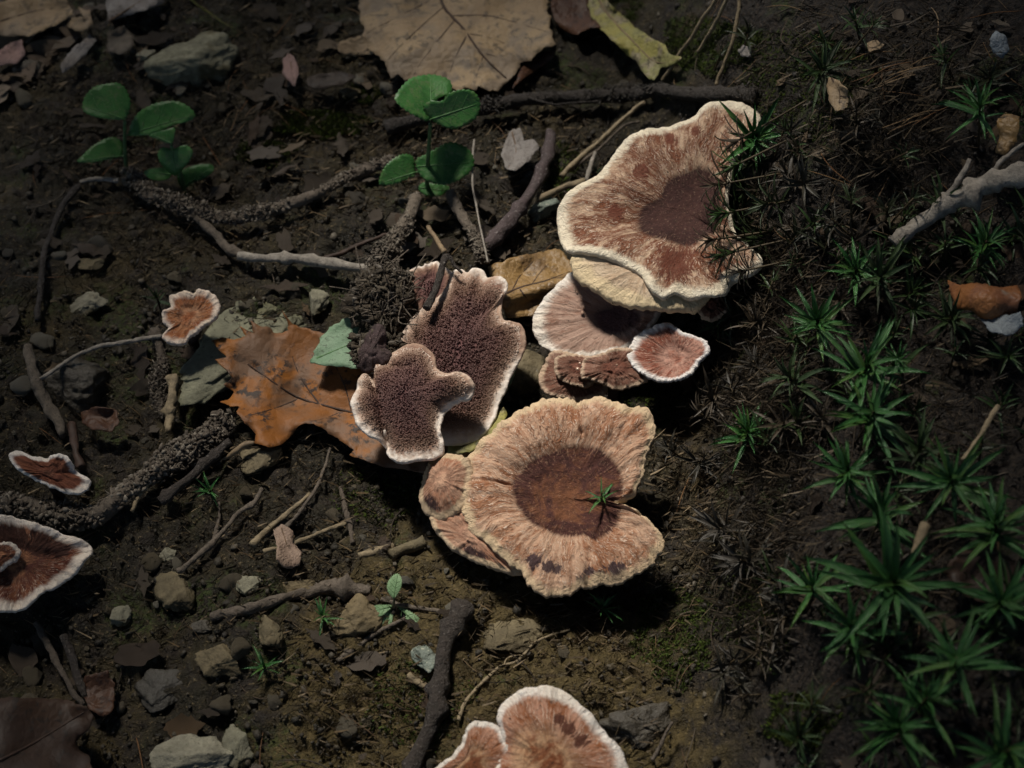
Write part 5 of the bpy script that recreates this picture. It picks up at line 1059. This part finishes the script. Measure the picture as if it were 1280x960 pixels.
v, f = scatter(tl, tfl, LO, np.einsum('nij,njk->nik', ml, rzm) * (0.003 + 0.022 * r_.random(NO) ** 2.2 * np.clip(rd / 0.5, 0.25, 1))[:, None, None])
tag(part('leaf_litter', v, f[:, ::-1].copy(), MAT['litter_far'], base=(0, 0, 0)), 'brown leaf litter covering the forest floor around the fungi', 'leaf litter', None, 'stuff')

# ------------------------------------------------------------------ seedlings
def green_leaf(T, outline, base_px, tip_px, root, nrm, mat, ribmat, fold=0.10, droop=0.15, seed=0, name='leaf'):
    nrm = np.array(nrm, float); nrm /= np.linalg.norm(nrm)
    o = resample(catmull(outline, 6), 90)
    k_ = np.arange(90); c = o.mean(0); o = o + (o - c) / np.linalg.norm(o - c, axis=1)[:, None] * (0.75 * ((k_ % 3) - 1))[:, None]
    q, f = fill(o, 4.5, 0.25, seed)
    b = np.array(base_px, float); t_ = np.array(tip_px, float)
    def pos(qq):
        W = on_plane(qq[:, 0], qq[:, 1], root, nrm)
        d = seg_dist(qq, np.array([b, t_])) * MM
        u = np.clip(((qq - b) @ (t_ - b)) / ((t_ - b) @ (t_ - b)), 0, 1)
        return W + nrm * (fold * d * 1.6 - droop * u ** 2 * np.linalg.norm(t_ - b) * MM)[:, None]
    o_ = part(name, pos(q), f, MAT[mat], T); solid(o_, 0.00006)
    rq = b + (t_ - b) * np.linspace(0, 0.95, 10)[:, None]
    V, F_ = tube(pos(rq) + nrm * 0.00012, 1.0 * MM * np.linspace(1, .4, 10), 5, 0, 0)
    part('midrib', V, F_, MAT[ribmat], o_)
    for s_ in (-1, 1):
        for w_ in (0.2, 0.42, 0.62):
            st = b + (t_ - b) * w_; dr = (t_ - b); pr = np.array([-dr[1], dr[0]]) * s_
            en = st + 0.22 * dr + 0.30 * pr * (1.1 - 0.5 * w_)
            if not inside(en[None], o)[0]: en = st + 0.12 * dr + 0.16 * pr
            vq = st + (en - st) * np.linspace(0, 1, 6)[:, None]
            V, F_ = tube(pos(vq) + nrm * 0.00006, 0.5 * MM * np.linspace(1, .5, 6), 4, 0, 0)
            part('vein', V, F_, MAT[ribmat], o_)
def seedling(label, base_px, stem_px, leaves, mat='green', stemmat='green_stem', r=3.2, ribmat='rib_green', group=None, name='seedling', dy=0.0):
    b = hit(*base_px); T = thing(name, label, 'plant', b, group)
    sp = [np.array([b[0], b[1], b[2] - 0.002])] + [at_y(np.array(x * 1.0), np.array(y * 1.0), b[1] + dy * i) for i, (x, y) in enumerate(stem_px)]
    cv = catmull(sp, 5, False); V, F_ = tube(cv, r * MM * np.linspace(1, .7, len(cv)), 8, 0.08, 1); part('stem', V, F_, MAT[stemmat], T)
    for i, (o, bp, tp, n_, *j) in enumerate(leaves):
        root = at_y(np.array(bp[0] * 1.0), np.array(bp[1] * 1.0), b[1])
        s0 = sp[1 + j[0]] if j else cv[np.argmin(np.linalg.norm(cv - root, axis=1))]
        V, F_ = tube(np.linspace(s0, root, 5), np.full(5, 1.3 * MM), 5, 0, 0); part('petiole', V, F_, MAT[stemmat], T)
        green_leaf(T, o, bp, tp, root, n_, mat, ribmat, seed=i)
    return T
# px = zoom/4.572+80 in the crop the leaves were read from
seedling('seedling with three round dark green leaves in front of the large grey-green stone', (158, 220), [(157, 200), (156, 175), (156, 152)],
    [([(156,149),(162,138),(163,128),(158,114),(148,105),(134,105),(118,108),(107,118),(103,130),(106,139),(120,146),(138,149)], (156,149), (104,131), (0.25,-0.45,0.85)),
     ([(161,168),(166,152),(178,138),(198,128),(220,126),(234,133),(240,143),(232,151),(215,156),(200,164),(184,169),(170,170)], (161,168), (240,142), (-0.2,-0.55,0.8)),
     ([(152,195),(153,182),(145,173),(132,174),(116,182),(104,192),(97,200),(110,202),(125,201),(140,198)], (152,195), (98,200), (0.3,-0.35,0.85))])
seedling('lower seedling with small dark green leaves growing through the soil-crusted root', (230, 240), [(228, 225), (222, 205), (214, 182)],
    [([(214,180),(218,172),(219,160),(208,162),(196,165),(186,169),(200,175)], (215,179), (190,168), (0,-0.6,0.8)),
     ([(216,186),(204,184),(198,191),(201,204),(210,215),(218,220),(228,212),(238,200),(242,188),(232,181)], (216,186), (218,220), (-0.1,-0.75,0.65)),
     ([(214,217),(206,210),(192,210),(180,214),(186,222),(198,226),(210,224)], (215,218), (181,214), (0.2,-0.5,0.8)),
     ([(229,236),(222,222),(230,212),(246,206),(262,205),(265,213),(256,222),(242,228)], (229,234), (264,208), (-0.2,-0.55,0.8))])
# px = zoom/2.977+426
seedling('middle seedling with glossy bright green round leaves behind the toothed fungus', (534, 243), [(534, 215), (536, 185), (538, 155)],
    [([(536,151),(522,148),(505,140),(492,128),(496,116),(512,98),(530,91),(545,90),(560,96),(565,105),(563,118),(550,122),(540,132)], (538,150), (540,92), (0.35,-0.25,0.9)),
     ([(540,150),(531,140),(530,131),(540,125),(552,126),(562,116),(578,112),(592,116),(599,130),(596,146),(585,155),(568,161),(552,157)], (538,149), (598,130), (-0.15,-0.8,0.6)),
     ([(519,220),(518,206),(515,196),(505,193),(492,198),(480,210),(475,228),(485,231),(500,228),(512,222)], (520,215), (477,228), (0.3,-0.5,0.8)),
     ([(522,212),(520,200),(532,193),(545,186),(560,178),(575,180),(586,188),(591,202),(585,216),(572,226),(556,231),(540,228),(528,222)], (522,208), (590,202), (-0.2,-0.6,0.8)),
     ([(523,234),(530,228),(545,230),(560,232),(558,240),(548,245),(536,245),(527,241)], (524,234), (558,238), (-0.1,-0.5,0.85))], r=3.4)
seedling('small pale green four-leaved sprout lying on the clay', (492, 762), [(492, 756), (493, 750)],
    [([(492,748),(485,740),(484,730),(490,720),(497,717),(502,724),(501,735),(496,744)], (492,748), (497,717), (0,-0.45,0.9)),
     ([(491,757),(480,756),(468,757),(467,766),(476,770),(486,763)], (491,758), (467,763), (0.1,-0.2,1)),
     ([(490,760),(481,762),(474,770),(473,780),(480,785),(488,782),(491,772)], (490,760), (478,785), (0,-0.2,1)),
     ([(497,758),(506,765),(508,776),(516,785),(525,787),(528,778),(522,770),(512,764)], (496,757), (527,785), (0,-0.2,1))], 'green_pale', 'root_pale', 2.0, 'green_stem', name='sprout')

# grass blade at the very back
twig([(228, -12), (250, 8), (278, 28), (292, 34)], 2.2, 'yellow-green grass blade leaning in from the top edge', 'yellow', 'grass', 0.5, 0, 70, heights=[.012, .006, .002], cat='grass', bump=0.02)

# ------------------------------------------------------------------ unseen tree added to shade the spot; its gap shapes the pool of light
tb = np.array([-1.35, 0.95, float(H(-1.35, 0.95))])
TT = thing('added_shade_tree', 'unseen added tree whose leaves and gap shape the light on the spot', 'tree', tb)
tr = catmull([tb - [0, 0, .05], tb + [.05, .02, .5], tb + [.02, -.03, 1.1], tb + [.12, 0, 1.9]], 8, False)
V, F_ = tube(tr, np.linspace(.055, .02, len(tr)), 12, 0.12, 2); part('trunk', V, F_, MAT['trunk'], TT)
r_ = np.random.default_rng(8); LP = []
for i in range(16):
    s0 = tr[r_.integers(8, len(tr) - 2)]
    e_ = np.array([r_.uniform(-2.2, 1.6), r_.uniform(-1.2, 2.2), r_.uniform(0.85, 1.45)]); m_ = (s0 + e_) / 2 + [0, 0, .12]
    cv = catmull([s0, m_, e_], 8, False)
    def gapd(p):
        rel = p - np.array([0.016, 0.006, 0.015]); al = rel @ SUN; pe = rel - np.outer(al, SUN)
        a1 = np.array([1.0, 0, 0]) - SUN * SUN[0]; a1 /= np.linalg.norm(a1); a2 = np.cross(SUN, a1)
        return np.sqrt(((pe @ a1) / GAPX) ** 2 + ((pe @ a2) / GAPY) ** 2)
    GAPX, GAPY = 0.070, 0.105  # opening in the added leaves, sized to form the bright pool
    if gapd(cv).min() < 1.5: continue
    V, F_ = tube(cv, np.linspace(.016, .004, len(cv)), 7, 0.1, i); part('branch', V, F_, MAT['trunk'], TT)
NL = 25000
LPp = np.stack([r_.uniform(-2.3, 1.9, NL), r_.uniform(-1.5, 2.4, NL), 0.72 + 0.55 * r_.random(NL)], 1)
LPp = LPp[gapd(LPp) > 1 + 0.25 * vn(LPp[:, 0] * 9, LPp[:, 1] * 9, 3)]
m = len(LPp); d = r_.normal(size=(m, 3)) * 0.55 + np.array([0, 0, 1.0]); ln = r_.uniform(.022, .042, m)
M_ = np.einsum('nij,njk->nik', frame_z(d), np.stack([np.stack([np.cos(q), -np.sin(q), q * 0], -1) for q in [r_.random(m) * 6.28]][0:1], 1).reshape(m, 1, 3).repeat(3, 1) * 0 + np.eye(3)) * ln[:, None, None]
tv = np.array([[-1, 0, 0], [-.4, .5, .08], [.4, .45, .08], [1, 0, 0], [.4, -.45, .08], [-.4, -.5, .08]]); tf = np.array([[0, 5, 1], [1, 5, 4], [1, 4, 2], [2, 4, 3]])
v, f = scatter(tv, tf, LPp, M_)
o = part('crown', v, f, MAT['canopy'], TT); o['kind'] = 'stuff'
